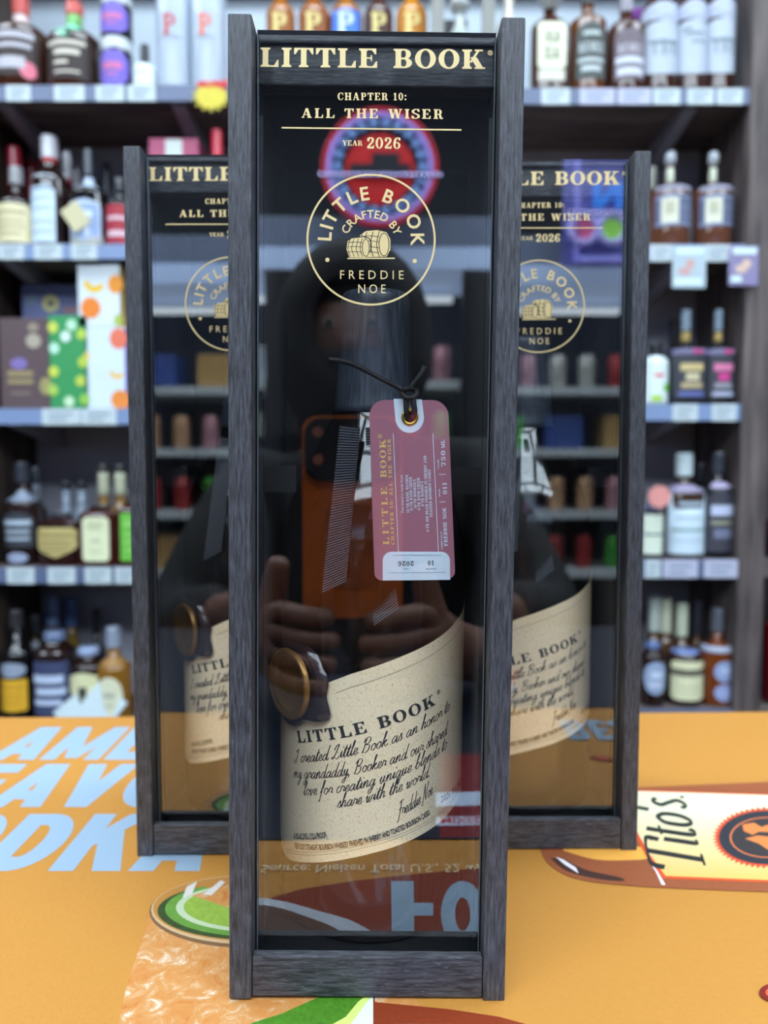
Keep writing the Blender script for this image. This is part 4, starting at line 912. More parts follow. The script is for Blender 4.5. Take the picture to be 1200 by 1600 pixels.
for k, (y0, y1) in enumerate(((65, 132), (0, 64))):
    z = zs(LZ['A']) + 0.0004 + (at_y(182, 132, YS).z * 0 + (at_y(182, 65, YS + .03).z - zs(133)) * k if k else 0)
    jar = bottle('A', 160, 206, y0 if k == 0 else -3, ['black jar with purple octagonal label, lower of the stacked pair', 'black jar with purple octagonal label, upper of the stacked pair'][k], (.74, .77, .93, .75, .98), (22, 20, 26), (206, 212, 218),
                 [(.06, .70, 62, (116, 96, 196), 'oct', 0, lines((200, 110, 160), [(-.6, .6, .1, .4), (-.3, .3, -.4, .14)]))], name='jar', cat='jar', group='stacked jars', z=z)
bottle('A', 210, 243, 70, 'small white dropper bottle with black pointed dropper, top shelf', (.50, .58, .3, .55, .4), (214, 226, 232), (22, 22, 26), [(.08, .46, 60, (224, 234, 240), 'rect', 0, lines((170, 190, 200), [(-.5, .5, .3, .1)]))], name='dropper_bottle', rough=.4)
for px0, px1, c, lb in ((245, 298, (190, 70, 60), 'tall white bottle printed with a red letter P, top shelf'), (299, 353, (226, 110, 70), 'tall white bottle printed with an orange letter P, beside the burst sign')):
    bottle('A', px0, px1, -90, lb, (.60, .80, .32, .88, .36), (172, 184, 200), (190, 194, 200), [(.33, .48, 40, (174, 186, 202), 'rect', 0, [('P', 0, 0, .95, 1.8, c)])], rough=.35)
# five rounded bottles with a P, seen over the front box
for k, (px0, px1, g, cpx) in enumerate(((417, 461, (150, 86, 18), 'pale amber'), (467, 515, (140, 76, 18), 'amber'), (516, 566, (64, 120, 216), 'blue labelled'), (569, 614, (70, 34, 26), 'dark brown'), (619, 667, (186, 118, 14), 'golden'))):
    bottle('A', px0, px1, -46, '%s round-shouldered bottle with a gold letter P, top shelf behind front box' % cpx, (.62, .78, .28, .86, .32), g if k != 2 else (150, 90, 20), (40, 30, 26),
           [(.30, .62, 55, g, 'rect', 0, [('P', 0, .3, 1.0, 1.1, (226, 206, 130) if k != 2 else (206, 220, 240))])], rough=.15)
bottle('A', 694, 742, -2, 'clear glass bottle with round glass stopper, between the grey uprights', (.45, .75, .3, .84, .6), (190, 200, 196), (214, 220, 222), [], rough=.08, side='R', stopper=True, z=zs(138) + .0004)
o = MB().box(xs(699), xs(742), 1.46, 1.478, zs(60), zs(-60), .002).out('black_panel', mat((14, 16, 20), .3)); tag(o, 'small black panel on the wall behind the clear stoppered bottle', 'panel')
bottle('A', 776, 812, -40, 'clear stoppered bottle standing just behind the front box top right corner', (.5, .7, .4, .84, .7), (196, 190, 176), (226, 226, 226), [(.2, .45, 50, CR, 'rect')], side='R', stopper=True, z=zs(138) + .0004)
# right unit, top shelf
bottle('A', 831, 887, -22, 'flask bottle with glass stopper and square cream label, top right shelf', (.60, .72, .32, .78, .62), AM, (206, 212, 212), [(.20, .62, 40, (232, 234, 206), 'rrect', 0, [('OLD', 0, .35, 1.1, .5, (110, 110, 96)), ('ELK', 0, -.35, 1.1, .5, (110, 110, 96))]), (.09, .19, 38, (214, 210, 196), 'rect')], ex=3.2, dy=.6, side='R', stopper=True)
bottle('A', 889, 946, -40, 'whiskey bottle with black cap and dark green-grey label, top right shelf', (.58, .68, .30, .74, .34), (96, 52, 16), (20, 20, 24), [(.10, .54, 50, (66, 74, 72), 'arch', 0, [('REMUS', 0, .1, 1.5, .34, (196, 206, 206))] + lines((190, 200, 200), [(-.8, .8, -.35, .14), (-.6, .6, -.65, .2), (-.5, .5, .6, .14)]))], side='R')
bottle('A', 949, 1006, -30, 'whiskey bottle with grey cap and purple-grey label, top right shelf', (.56, .68, .30, .72, .36), (66, 34, 22), (142, 138, 150), [(.10, .52, 50, (106, 94, 104), 'arch', 0, [('REMUS', 0, .2, 1.5, .34, (200, 196, 206))] + lines((206, 210, 226), [(-.9, .9, -.25, .26), (-.8, .8, -.7, .3)]))], side='R')
def horse(): return [(-.5, .1, .22, .14), (-.42, -.34, -.05, .4), (-.1, .0, -.08, .4), (.1, .16, -.1, .36), (-.65, -.45, .28, .1), (.0, .3, .2, .12), (.3, .36, -.06, .4), (.5, .56, -.1, .4), (.2, .62, .22, .12)]
for k, (px0, px1) in enumerate(((1002, 1057), (1056, 1102), (1101, 1146))):
    bottle('A', px0, px1, -60 - 6 * k, ['first of three dark bottles in white horse labels, next to the purple bag', 'middle one of three dark bottles in white horse labels', 'last of three dark bottles in white horse labels, beside the post'][k], (.62, .76, .3, .84, .34), (58, 26, 16), (30, 24, 24),
           [(.12, .50, 78, (180, 190, 204), 'smile', 0, lines((126, 140, 150), horse() if k != 1 else [(-.5, .4, .5, .1), (-.2, .5, .2, .08), (-.6, -.2, .7, .1)])), (.48, .64, 78, (172, 180, 200), 'wave', 0, lines((190, 200, 220), [(-.3, .3, 0, .3)]))], group='white horse label bottles', side='R')
bag = MB().lathe([(.02, 0), (.034, .01), (.036, .06), (.03, .11), (.012, .13), (.02, .15), (.03, .16)], 16, 2, .5)
p = at_y(1000, 20, 1.43); bo = bag.out('cloth_bag', mat((110, 34, 130), .7, noise=.3, scale=30, bump=.4), None, True, Matrix.Translation((p.x, 1.43, zs(138) + .0004)) @ Matrix.Diagonal((1, 1, 1.25, 1))); tag(bo, 'purple cloth bottle bag behind the white horse label bottles', 'bag')
# burst price sign hanging on the rail
bt = thing('burst_sign', 'yellow star-burst sale sign with red script hanging from the top left shelf', 'sign', (0, 0, 0))
c = at_y(330, 150, YS - .006); n = 14; st = []
for i in range(2 * n):
    a = PI * i / n; rr = (1 if i % 2 else .68); st.append((c.x + .034 * rr * math.cos(a), c.z + .027 * rr * math.sin(a)))
vs = [(x, YS - .0065, z) for x, z in st] + [(x, YS - .0055, z) for x, z in st]; m = 2 * n
tri = tessellate_polygon([[Vector((x, z, 0)) for x, z in st]])
mesh('burst_card', vs, [list(q) for q in tri] + [[i + m for i in q[::-1]] for q in tri] + [(i, (i + 1) % m, (i + 1) % m + m, i + m) for i in range(m)], mat((214, 196, 60), .5, noise=.1, scale=60), bt)
flat('sign_lettering', fit(script_text('now', .3), (c.x - .024, c.z + .014), (c.x + .022, c.z + .016), .009) + fit(script_text('v', .4), (c.x + .016, c.z + .012), (c.x + .028, c.z + .014), .01), lambda x, y: (x, YS - .0068, y), mat((206, 40, 40), .5), bt)

# left unit, second shelf
bottle('B', -2, 55, 262, 'dark bottle with grey stopper and large cream label, second shelf left edge', (.52, .70, .32, .78, .36), DK, (150, 150, 154), [(.04, .50, 66, (228, 218, 176), 'rrect', 0, tx((190, 180, 140)))])
bottle('B', 8, 40, 230, 'red-capped bottle standing behind the cream label bottle at left edge', (.5, .66, .5, .62, .62), (70, 20, 24), (178, 40, 62), [], row=1)
bottle('B', 36, 66, 252, 'shorter red-capped bottle in the back row, second shelf left', (.5, .66, .5, .62, .62), (70, 20, 24), (166, 40, 60), [], row=2)
bottle('B', 52, 106, 214, 'dark bottle with white label and red and white cap, second shelf left', (.58, .74, .40, .80, .46), DK, (206, 206, 214), [(.03, .62, 50, (208, 226, 240), 'rect', -14, lines((178, 200, 216), [(-.8, .8, .6, .1), (-.8, .8, .3, .1), (-.8, .8, 0, .1), (-.8, .8, -.4, .1), (-.8, .8, -.7, .1)]))], band=(.76, .85, (206, 60, 66)))
bottle('B', 92, 120, 238, 'red and white capped bottle in the middle row, second shelf left', (.5, .72, .4, .74, .46), (90, 22, 26), (206, 206, 212), [], row=1, band=(.70, .78, (196, 60, 70)))
bottle('B', 108, 134, 258, 'red and white capped bottle in the back row, second shelf left', (.5, .72, .4, .74, .46), (90, 22, 26), (196, 196, 206), [], row=2, band=(.70, .78, (196, 60, 70)))
bottle('B', 112, 168, 236, 'black-capped bottle with blue and white label and cream sash, second shelf left', (.54, .66, .26, .74, .36), BK, (28, 36, 50), [(.04, .46, 56, (146, 170, 210), 'arch', 0, lines((220, 232, 248), [(-.9, .9, .86, .1), (-.9, -.8, 0, 1.6), (.8, .9, 0, 1.6), (-.1, .5, .3, .24), (.1, .3, -.3, .8)])), (.0, .10, 60, (214, 204, 160), 'rect')], band=(.60, .72, (176, 190, 210)))
o = MB().box(-.017, .017, 0, .001, -.022, .022).out('swing_label', mat((206, 198, 160), .6, noise=.05, scale=60)); p = at_y(118, 338, YS + .004); o.matrix_world = Matrix.Translation(p) @ Matrix.Rotation(R(-35), 4, 'Y'); tag(o, 'tilted cream paper tag hung on the blue and white label bottle', 'tag')
bottle('B', 156, 178, 255, 'dark blue capped bottle in the back row, second shelf left', (.5, .62, .4, .68, .52), BK, (26, 36, 52), [], row=2)
bottle('B', 168, 208, 280, 'red-labelled dark bottle beside the left rear box, second shelf', (.60, .72, .4, .80, .46), BK, (24, 28, 40), [(.03, .58, 66, (168, 40, 58), 'rect', 0, lines((220, 190, 200), [(-.6, .6, .3, .2), (-.6, .6, -.5, .3)]))])
def carton(px0, px1, y0, y1, label, rgb, prints=(), Y=YS + .012, d=.07, side=None, ry=0, zb=None, cat='box', group=None, name='carton'):
    p0 = at_y(px0, y1, Y); p1 = at_y(px1, y0, Y); z0 = p0.z if zb is None else zb
    t = thing(name, label, cat, ((p0.x + p1.x) / 2, Y, z0), group); hw = (p1.x - p0.x) / 2; h = p1.z - z0
    MB().box(-hw, hw, 0, d, 0, h, .0008).out('carton_body', mat(rgb, .5, noise=.06, scale=25), t)
    if side: MB().box(hw - .0003, hw + .0004, .001, d - .001, .001, h - .001).out('side_print', mat(side, .5), t)
    for k, (shp, cx, cz, rx, rz, c) in enumerate(prints):
        if shp == 'disc': P = disc(cx * hw, (cz + 1) * h / 2, rx * hw, rz * h / 2, 18)
        elif shp == 'moon': P = ring(cx * hw, (cz + 1) * h / 2, rx * hw, rz * h / 2, rx * hw * .5, rz * h * .25, 190, 330, 12)
        else: P = [rect((cx - rx) * hw, (cz - rz + 1) * h / 2, (cx + rx) * hw, (cz + rz + 1) * h / 2)]
        flat('print', P, lambda x, y, k=k: (x, -.0002 - .0001 * k, y), mat(c, .5, noise=.1, scale=60), t)
    return t
carton(234, 310, 216, 300, 'pink carton with white label, second shelf above the left rear box', (186, 84, 120), [('rect', .0, .62, .34, .36, (216, 226, 222))], zb=zs(381) + .0004, Y=1.33)
bottle('B', 326, 354, 204, 'red wax capped bottle beside the front box, second shelf', (.5, .66, .5, .72, .6), (60, 16, 20), (196, 32, 60), [])
# left unit, third shelf: gift boxes
zc = zs(638) + .0004
carton(2, 77, 497, 637, 'brown gift carton with small pale print, third shelf left', (92, 74, 78), [('disc', .35, .8, .22, .1, (150, 136, 118)), ('disc', .35, .5, .3, .16, (176, 166, 150)), ('disc', -.25, .0, .34, .13, (130, 112, 176)), ('rect', -.2, -.22, .5, .06, (158, 142, 100)), ('rect', -.2, -.4, .5, .05, (158, 142, 100)), ('disc', .8, -.5, .25, .2, (160, 150, 96)), ('rect', -.2, -.66, .4, .05, (120, 104, 96))], zb=zc)
sup = carton(34, 128, 498, 636, 'plain dark carton in the back row carrying the navy carton', (52, 46, 56), [], zb=zc, Y=YS + .09)
carton(35, 128, 445, 498, 'navy carton with yellow emblem lying on top in the back row', (98, 106, 150), [('disc', -.05, -.1, .28, .5, (190, 182, 120)), ('disc', -.05, -.1, .12, .2, (90, 90, 100)), ('rect', -.7, .1, .15, .3, (110, 130, 150)), ('rect', .6, -.5, .25, .2, (150, 110, 120))], Y=YS + .09)
gdot = [('disc', x, z, .26, .12, c) for x, z, c in ((-.75, .75, (206, 216, 90)), (.2, .8, (190, 230, 200)), (.7, .6, (180, 210, 80)), (-.7, .3, (190, 236, 210)), (.75, .0, (186, 206, 70)), (-.75, -.2, (200, 214, 80)), (.6, -.4, (190, 206, 80)), (-.8, -.6, (170, 206, 90)), (.0, -.85, (200, 230, 190)), (-.1, .55, (216, 240, 226)), (.8, -.8, (150, 200, 80)))]
carton(78, 136, 493, 637, 'green carton dotted with pale yellow flowers, third shelf left', (54, 150, 86), gdot, zb=zc)
fr1 = carton(135, 194, 511, 637, 'white fruit-print carton with purple side, lower of the stacked pair', (214, 228, 240), [('disc', .7, .72, .45, .26, (232, 120, 90)), ('moon', .6, -.05, .4, .22, (236, 190, 60)), ('disc', .75, -.78, .5, .24, (234, 140, 60)), ('disc', -.9, .3, .15, .1, (230, 200, 110))], zb=zc, side=(120, 90, 200), group='white fruit-print cartons')  # body colour toned off the upper carton's to stand in for shading
carton(123, 186, 412, 511, 'white fruit-print carton with yellow side, stacked on the purple-sided one', (220, 230, 236), [('moon', -.2, .5, .55, .42, (240, 196, 40)), ('disc', .8, .35, .35, .3, (236, 150, 40)), ('disc', -.4, -.4, .48, .34, (236, 132, 40)), ('disc', .9, -.8, .2, .2, (170, 190, 80))], zb=at_y(160, 511, YS + .012).z + .0006, side=(220, 190, 120), group='white fruit-print cartons')
# left unit, fourth shelf
bottle('D', 10, 64, 722, 'dark bottle with black and silver label, fourth shelf left', (.60, .70, .30, .80, .40), DK, (56, 60, 70), [(.18, .52, 58, (52, 56, 64), 'arch', 0, lines((176, 190, 206), [(-.8, .8, .4, .3), (-.7, .7, -.1, .16), (-.7, .7, -.5, .16)])), (.03, .13, 36, (150, 160, 186), 'oval')], band=(.62, .72, (130, 140, 160)))
bottle('D', 42, 74, 730, 'dark bottle with silver neck in the back row, fourth shelf left', (.5, .64, .36, .82, .44), DK, (60, 64, 74), [], row=1, band=(.66, .82, (140, 146, 160)))
bottle('D', 64, 128, 800, 'squat dark bottle with tan shield label, fourth shelf left', (.80, .90, .5, .88, .5), (44, 22, 20), (44, 42, 50), [(.16, .72, 62, (200, 182, 120), 'shield', 0, tx((160, 142, 84)))], ex=3, dy=.7)
for k in range(2): bottle('D', 94 + 24 * k, 116 + 24 * k, 752, 'small clear bottle with black cap behind the squat bottle, %s of two' % ('left' if k == 0 else 'right'), (.6, .7, .6, .9, .7), (150, 164, 180), (30, 32, 36), [], row=1, group='small clear bottles', z=zs(886) + .0004 if 0 else None)
bottle('D', 127, 189, 788, 'square dark bottle with large cream label, fourth shelf left', (.82, .94, .45, .93, .5), (60, 24, 20), (30, 26, 26), [(.08, .80, 34, (226, 230, 190), 'rrect', 0, [('rect' and -.6, .6, .72, .1, (186, 190, 150)), (-.5, .5, .5, .06, (190, 196, 160)), (-.35, .35, -.05, .08, (170, 176, 150)), (-.5, .5, -.5, .06, (200, 204, 170))])], ex=4.5, dy=.7)
for k in range(3): bottle('D', 150 + 26 * k, 176 + 26 * k, 726, ['pale-necked bottle behind the large cream label bottle, left of three', 'pale-necked bottle behind the large cream label bottle, middle of three', 'pale-necked bottle behind the large cream label bottle, right of three'][k], (.5, .62, .6, .92, .7), (150, 110, 40), (60, 60, 58), [], row=1, band=(.68, .92, (214, 216, 186)), group='pale-necked bottles')
bottle('D', 186, 236, 780, 'square bottle with bright green label beside the left rear box', (.82, .94, .45, .93, .5), (60, 24, 20), (30, 26, 26), [(.08, .80, 34, (110, 190, 70), 'rect', 0, tx((150, 214, 110)))], ex=4.5, dy=.7)
# left unit, bottom shelf
bottle('E', 4, 52, 952, 'dark bottle with bright yellow label, bottom shelf left', (.60, .72, .36, .84, .42), BK, (60, 56, 60), [(.12, .40, 58, (232, 178, 46), 'rect', 0, tx((206, 150, 40))), (.42, .55, 56, (150, 160, 180), 'oval')])
bottle('E', 18, 46, 966, 'dark bottle with silver foil neck in the back row, bottom shelf left', (.5, .64, .4, .8, .5), (70, 54, 20), (40, 42, 46), [], row=1, band=(.62, .72, (170, 180, 190)))
bottle('E', 44, 70, 960, 'dark bottle with round silver neck tag, back row of the bottom shelf left', (.5, .64, .4, .8, .5), (44, 34, 20), (36, 38, 42), [], row=1, band=(.64, .72, (160, 170, 180)))
bottle('E', 58, 118, 985, 'broad dark bottle with slanted blue-white script label, bottom shelf left', (.76, .88, .45, .90, .55), DK, (120, 136, 170), [(.10, .70, 60, (62, 70, 104), 'rect', 0, lines((190, 204, 230), [(-.8, .7, .35, .3), (-.6, .8, -.1, .26), (-.7, .6, -.5, .2)]))], ex=2.6)
for k, (a, b) in enumerate(((72, 98), (102, 126))): bottle('E', a, b, 932, ['bottle with pale blue capsule in the back row, bottom shelf left', 'bottle with deep blue capsule in the back row, bottom shelf left'][k], (.5, .62, .6, .72, .8), (110, 84, 20), [(120, 146, 186), (70, 92, 140)][k], [], row=2)
bottle('E', 112, 168, 1010, 'dark bottle with cream label and black cross, bottom shelf left', (.74, .86, .45, .9, .6), DK, (150, 166, 200), [(.30, .70, 62, (226, 224, 178), 'wave', 0, lines((60, 60, 60), [(-.2, .2, -.3, .7)])), (.03, .28, 30, (224, 228, 206), 'rect', 30)])
bottle('E', 152, 206, 978, 'amber bottle with round cream label beside the left rear box', (.56, .68, .36, .78, .44), (130, 88, 24), (150, 160, 180), [(.08, .50, 46, (226, 226, 196), 'oval', 0, lines((190, 190, 170), [(-.4, .4, .1, .3), (-.3, .3, -.4, .1)]))], band=(.60, .68, (150, 110, 60)))
bottle('E', 140, 166, 950, 'black-capped bottle in the back row, bottom shelf near the left box', (.5, .64, .4, .76, .5), BK, (30, 32, 36), [], row=2)
for k in range(2):
    p = at_y(92 + 34 * k, 1112, YS - .02); o = MB().box(-.032, .032, 0, .001, 0, .075).out('folded_sheet', mat((206, 222, 228), .6, noise=.05, scale=30)); o.matrix_world = Matrix.Translation((p.x, YS + .002, zs(1136) + .001)) @ Matrix.Rotation(R(50 - 12 * k), 4, 'Y') @ Matrix.Rotation(R(-8), 4, 'X'); tag(o, ['pale paper sheet leaning low at the bottom shelf front, left of two', 'pale paper sheet leaning low at the bottom shelf front, right of two'][k], 'paper', 'paper sheets on the bottom shelf')

# right unit, second shelf
for k, (a, b) in enumerate(((1016, 1076), (1084, 1142))):
    bottle('B', a, b, 238, ['whiskey bottle with glass ball stopper beside the right rear box', 'whiskey bottle with glass ball stopper beside the brown post, second shelf'][k], (.60, .66, .18, .83, .27), (96, 58, 40), (206, 214, 222),
           [(.20, .52, 62, (92, 100, 130), 'rect', 0, lines((150, 160, 190), [(-.95, .95, .8, .1), (.2, .95, .3, .08), (.2, .95, .0, .08), (.2, .95, -.4, .08), (-.95, .95, -.85, .1)])), (.22, .49, 24, (226, 226, 204), 'rect', -18, [('OZ' and -.5, .5, .2, .9, (186, 186, 160))]), (.56, .62, 62, (150, 150, 170), 'rect')], side='R', stopper=True, group='glass ball stopper bottles', band=(.68, .83, (216, 222, 200)))
bottle('B', 1000, 1030, 262, 'small bottle with cream neck half hidden behind the right rear box', (.5, .6, .5, .76, .6), (120, 90, 60), (200, 204, 190), [], side='R', row=1)
for k, (a, b, y1) in enumerate(((1050, 1104, 450), (1138, 1186, 446))):
    t = thing('shelf_card', ['pale printed card hanging from the second right shelf rail', 'purple and white printed card hanging across the brown post'][k], 'card', (0, 0, 0))
    p0, p1 = at_y(a, y1, YS - .012), at_y(b, 384, YS - .012)
    MB().box(p0.x, p1.x, YS - .012, YS - .0112, p0.z, p1.z, .0003).out('card', mat([(178, 196, 206), (138, 130, 170)][k], .4, noise=.1, scale=40), t)
    g = [rect(p0.x + .006, p1.z - .014, p1.x - .004, p1.z - .003), rect(p0.x + .004, p0.z + .006, p0.x + (.05 if k == 0 else .022), p0.z + .016)]
    flat('print', g, lambda x, y: (x, YS - .0123, y), mat((214, 236, 236), .5), t)
    flat('print', [rect(p0.x + .012, p0.z + .022, p0.x + .03, p0.z + .034)] + disc(p0.x + .03, p1.z - .03, .008, .008, 12), lambda x, y: (x, YS - .0123, y), mat([(206, 160, 156), (220, 190, 170)][k], .5), t)
# right unit, third shelf
bottle('C', 1006, 1042, 536, 'white bottle with green and red print beside the right rear box', (.7, .8, .5, .78, .56), (214, 230, 232), (28, 30, 34), [(.05, .66, 70, (222, 236, 238), 'rect', 0, [(.3, .9, -.3, .4, (120, 190, 60)), (-.5, .2, -.85, .3, (170, 210, 60)), (-.3, .3, .35, .16, (226, 90, 90))])], side='R', rough=.4)
for k, (a, b, c1, c2) in enumerate(((1042, 1099, (206, 186, 130), (206, 196, 160)), (1098, 1144, (212, 120, 160), (206, 60, 140)))):
    bottle('C', a, b, 484, ['black bottle with yellow emblem label, third shelf right', 'black bottle with pink emblem label, third shelf right'][k], (.58, .64, .22, .78, .26), (26, 24, 30), (140, 158, 176), [(.06, .50, 60, (56, 58, 68), 'rect', 0, [(-.55, .55, .45, .34, c1), (-.3, .35, .0, .36, c2), (-.5, .5, -.4, .24, [(190, 170, 130), (150, 150, 160)][k]), (-.6, .6, -.8, .2, [(96, 106, 170), (176, 180, 206)][k])]), (.51, .57, 60, (120, 116, 150), 'rect', 0, [(0, .5, 0, 1.2, (206, 60, 130))])], side='R', band=(.66, .76, (186, 160, 96)), ex=2.8, group='black bottles with bright emblems')
bottle('C', 1040, 1066, 500, 'black-capped bottle in the back row of the third right shelf', (.5, .64, .5, .7, .6), BK, (24, 26, 30), [], side='R', row=1)
# right unit, fourth shelf
bottle('D', 1000, 1034, 790, 'bottle with cream label half hidden beside the right rear box', (.84, .92, .5, .9, .5), BK, (90, 96, 130), [(.08, .84, 60, (222, 232, 214), 'rect', 0, [(-.9, .9, .0, .12, (110, 130, 130))])], side='R')
bottle('D', 1036, 1099, 708, 'bottle with big white label and white cap, fourth shelf right', (.62, .72, .34, .78, .42), (60, 40, 30), (206, 222, 226), [(.04, .68, 66, (206, 224, 238), 'arch', 0, [(-.5, .5, .5, .12, (170, 186, 200)), (-.6, .5, .1, .08, (176, 196, 210)), (-.8, .8, -.28, .07, (120, 160, 150)), (-.7, .7, -.6, .06, (180, 200, 216))])], side='R', band=(.62, .70, (150, 140, 170)))
bottle('D', 1098, 1143, 706, 'black-labelled bottle beside the brown post, fourth shelf right', (.64, .74, .34, .80, .40), BK, (60, 64, 74), [(.06, .64, 64, (62, 62, 74), 'arch', 0, [(-.7, .8, .35, .34, (190, 198, 224)), (-.7, .6, -.05, .12, (150, 150, 130)), (-.5, .6, -.4, .3, (116, 120, 146))]), (.66, .72, 60, (160, 150, 180), 'smile')], side='R')
bottle('D', 1080, 1106, 724, 'dark bottle with silver neck ring in the back row, fourth shelf right', (.5, .66, .4, .8, .5), BK, (40, 42, 50), [], side='R', row=1, band=(.66, .74, (150, 160, 180)))
o = MB().lathe([(.0205, 0), (.0205, .001)], 8).out('shelf_sticker', mat((226, 152, 146), .5, noise=.05, scale=40)); p = at_y(1030, 776, YS - .004); o.matrix_world = Matrix.Translation(p) @ Matrix.Rotation(PI / 2, 4, 'X') @ Matrix.Rotation(R(12), 4, 'Z'); tag(o, 'pink octagonal sticker on the bottles beside the right rear box', 'sticker')
# right unit, bottom shelf
bottle('E', 1000, 1038, 1002, 'dark bottle with lacy pale label half hidden beside the right rear box', (.78, .88, .5, .9, .6), DK, (90, 110, 160), [(.20, .72, 62, (150, 166, 196), 'oval', 0, [(-.4, .4, .2, .4, (200, 212, 232)), (-.5, .4, -.4, .3, (196, 206, 226))])], side='R')
bottle('E', 1041, 1096, 1014, 'jar-shaped bottle with cream label and grey band, bottom shelf right', (.88, .96, .8, .93, .8), (44, 26, 22), (110, 130, 186), [(.12, .84, 66, (226, 224, 184), 'rrect', 0, [(-1, 1, .42, .34, (96, 92, 78)), (-.6, .6, -.3, .08, (196, 194, 160)), (-.5, .5, -.6, .06, (200, 196, 160))])], side='R')
bottle('E', 1095, 1144, 950, 'amber bottle with two round pale labels beside the brown post', (.58, .68, .32, .76, .40), (110, 52, 18), (96, 100, 110), [(.26, .48, 42, (150, 166, 206), 'oval', 10, [(-.4, .4, .1, .5, (190, 202, 232))]), (.06, .24, 40, (150, 162, 206), 'oval', 10, [(-.4, .4, 0, .4, (176, 188, 226))])], side='R', band=(.56, .62, (160, 170, 190)))
for k, (a, b, yt, cc) in enumerate(((1008, 1034, 930, (196, 206, 196)), (1026, 1052, 934, (206, 206, 180)), (1050, 1078, 942, (216, 222, 196)), (1078, 1100, 938, (50, 50, 58)))):
    bottle('E', a, b, yt, ['bottle with grey-white capsule, back row of the bottom right shelf', 'bottle with thin cream capsule, back row of the bottom right shelf', 'bottle with bright cream capsule behind the jar-shaped bottle', 'bottle with dark capsule behind the amber bottle, bottom right shelf'][k], (.5, .62, .55, .64, .66), (90, 60, 26), cc, [], side='R', row=1)
# things past the post at the right edge of the frame
t = bottle('D', 1196, 1250, 790, 'bottle with maroon label at the right edge beyond the brown post', (.7, .8, .4, .86, .5), (60, 20, 30), (210, 210, 190), [(.05, .6, 60, (130, 50, 80), 'rect', 0, [(-.8, .8, .0, .2, (160, 80, 110))])], side='R', z=zs(874) + .0004)
o = MB().box(XB1 + .047, XB1 + .3, YS, 1.5, zs(902), zs(874), .001).out('side_shelf', M_brownh); tag(o, 'short shelf board beyond the brown post at the right edge', 'shelf')
t = bottle('E', 1194, 1260, 930, 'red bottle at the right edge beyond the brown post, low down', (.7, .8, .4, .86, .5), (120, 16, 30), (150, 20, 40), [], side='R', z=zs(1108) + .0004)
o = MB().box(XB1 + .047, XB1 + .3, YS, 1.5, zs(1132), zs(1108), .001).out('side_shelf', M_brownh); tag(o, 'low shelf board beyond the brown post under the red bottle', 'shelf')

# ------------------------------------------------------------ what the glass mirrors: coolers, neon signs and the photographer
YW = -2.05
def ref(px, py, Y=YW, g=GY):
    p = at_y(px, py, 2 * g - Y); return Vector((p.x, Y, p.z))
ck = thing('drinks_cooler', 'bank of drinks coolers with a pale lit header, mirrored in the acrylic', 'cooler', (0, 0, 0))
zh0, zh1, zh2 = ref(600, 421).z, ref(600, 386).z, ref(600, 338).z
MB().box(-2.4, 2.4, YW - .4, YW, zh1, zh2, .004).out('header', mat((92, 104, 128), .5, noise=.1, scale=3, emit=0.9), ck)
MB().box(-2.4, 2.4, YW - .4, YW + .004, zh0, zh1, .004).out('header_light', mat((150, 172, 206), .5, emit=1.9), ck)
MB().box(-2.4, 2.4, YW - .5, YW - .46, -.995, zh0).out('cooler_back', mat((60, 64, 74), .7), ck)
for k in range(8):
    x = -2.38 + .68 * k; MB().box(x - .05, x + .05, YW - .04, YW, -.995, zh0 - .001, .003).out('door_post', mat((14, 15, 18), .4), ck)
SHZ = [.505, .27, .03, -.2]
for k in range(7):
    for z in SHZ: MB().box(-2.33 + .68 * k + .002, -1.75 + .68 * k - .002, YW - .44, YW - .06, z - .03, z).out('cooler_shelf', mat((196, 202, 204), .5, noise=.1, scale=20), ck)
    o = MB().box(-2.32 + .68 * k, -1.76 + .68 * k, YW - .30, YW - .26, zh0 - .05, zh0 - .03).out('cooler_lamp', lamp_mat(3.0), ck)
CN = ['pink', 'cream', 'red', 'green', 'blue', 'tan', 'silver', 'peach']; NTH = ['first', 'second', 'third', 'fourth', 'fifth']; SHN = ['top', 'second', 'third', 'bottom']; BAY = ['leftmost', 'second', 'third', 'middle', 'fifth', 'sixth', 'rightmost']
cols = [(206, 150, 160), (206, 206, 196), (180, 60, 60), (70, 170, 60), (56, 80, 150), (190, 150, 90), (196, 206, 214), (216, 170, 130)]
for j, z in enumerate(SHZ):
    for k in range(7):
        for i in range(5):
            x = -2.27 + .68 * k + .115 * i; ci = (j * 3 + k * 2 + (i // 2)) % len(cols); c = cols[ci]; cn = CN[ci]
            if (j + k) % 3 == 2:
                if i % 2: continue
                o = MB().box(x - .045, x + .1, YW - .28, YW - .12, z + .0003, z + .13, .003).out('drink_carton', mat(c, .5, noise=.2, scale=8)); tag(o, f'{cn} drinks carton, {NTH[i]} from left, {SHN[j]} shelf of the {BAY[k]} mirrored cooler', 'box', 'cartons in the coolers')
            else:
                o = MB().lathe([(.026, .0003), (.033, .012), (.033, .115), (.025, .128), (.024, .13)], 12).out('drink_can', mat(c, .35, .3, noise=.2, scale=20), None, True); o.location = (x, YW - .14, z); tag(o, f'{cn} drink can, {NTH[i]} from left, {SHN[j]} shelf of the {BAY[k]} mirrored cooler', 'can', 'cans in the coolers')
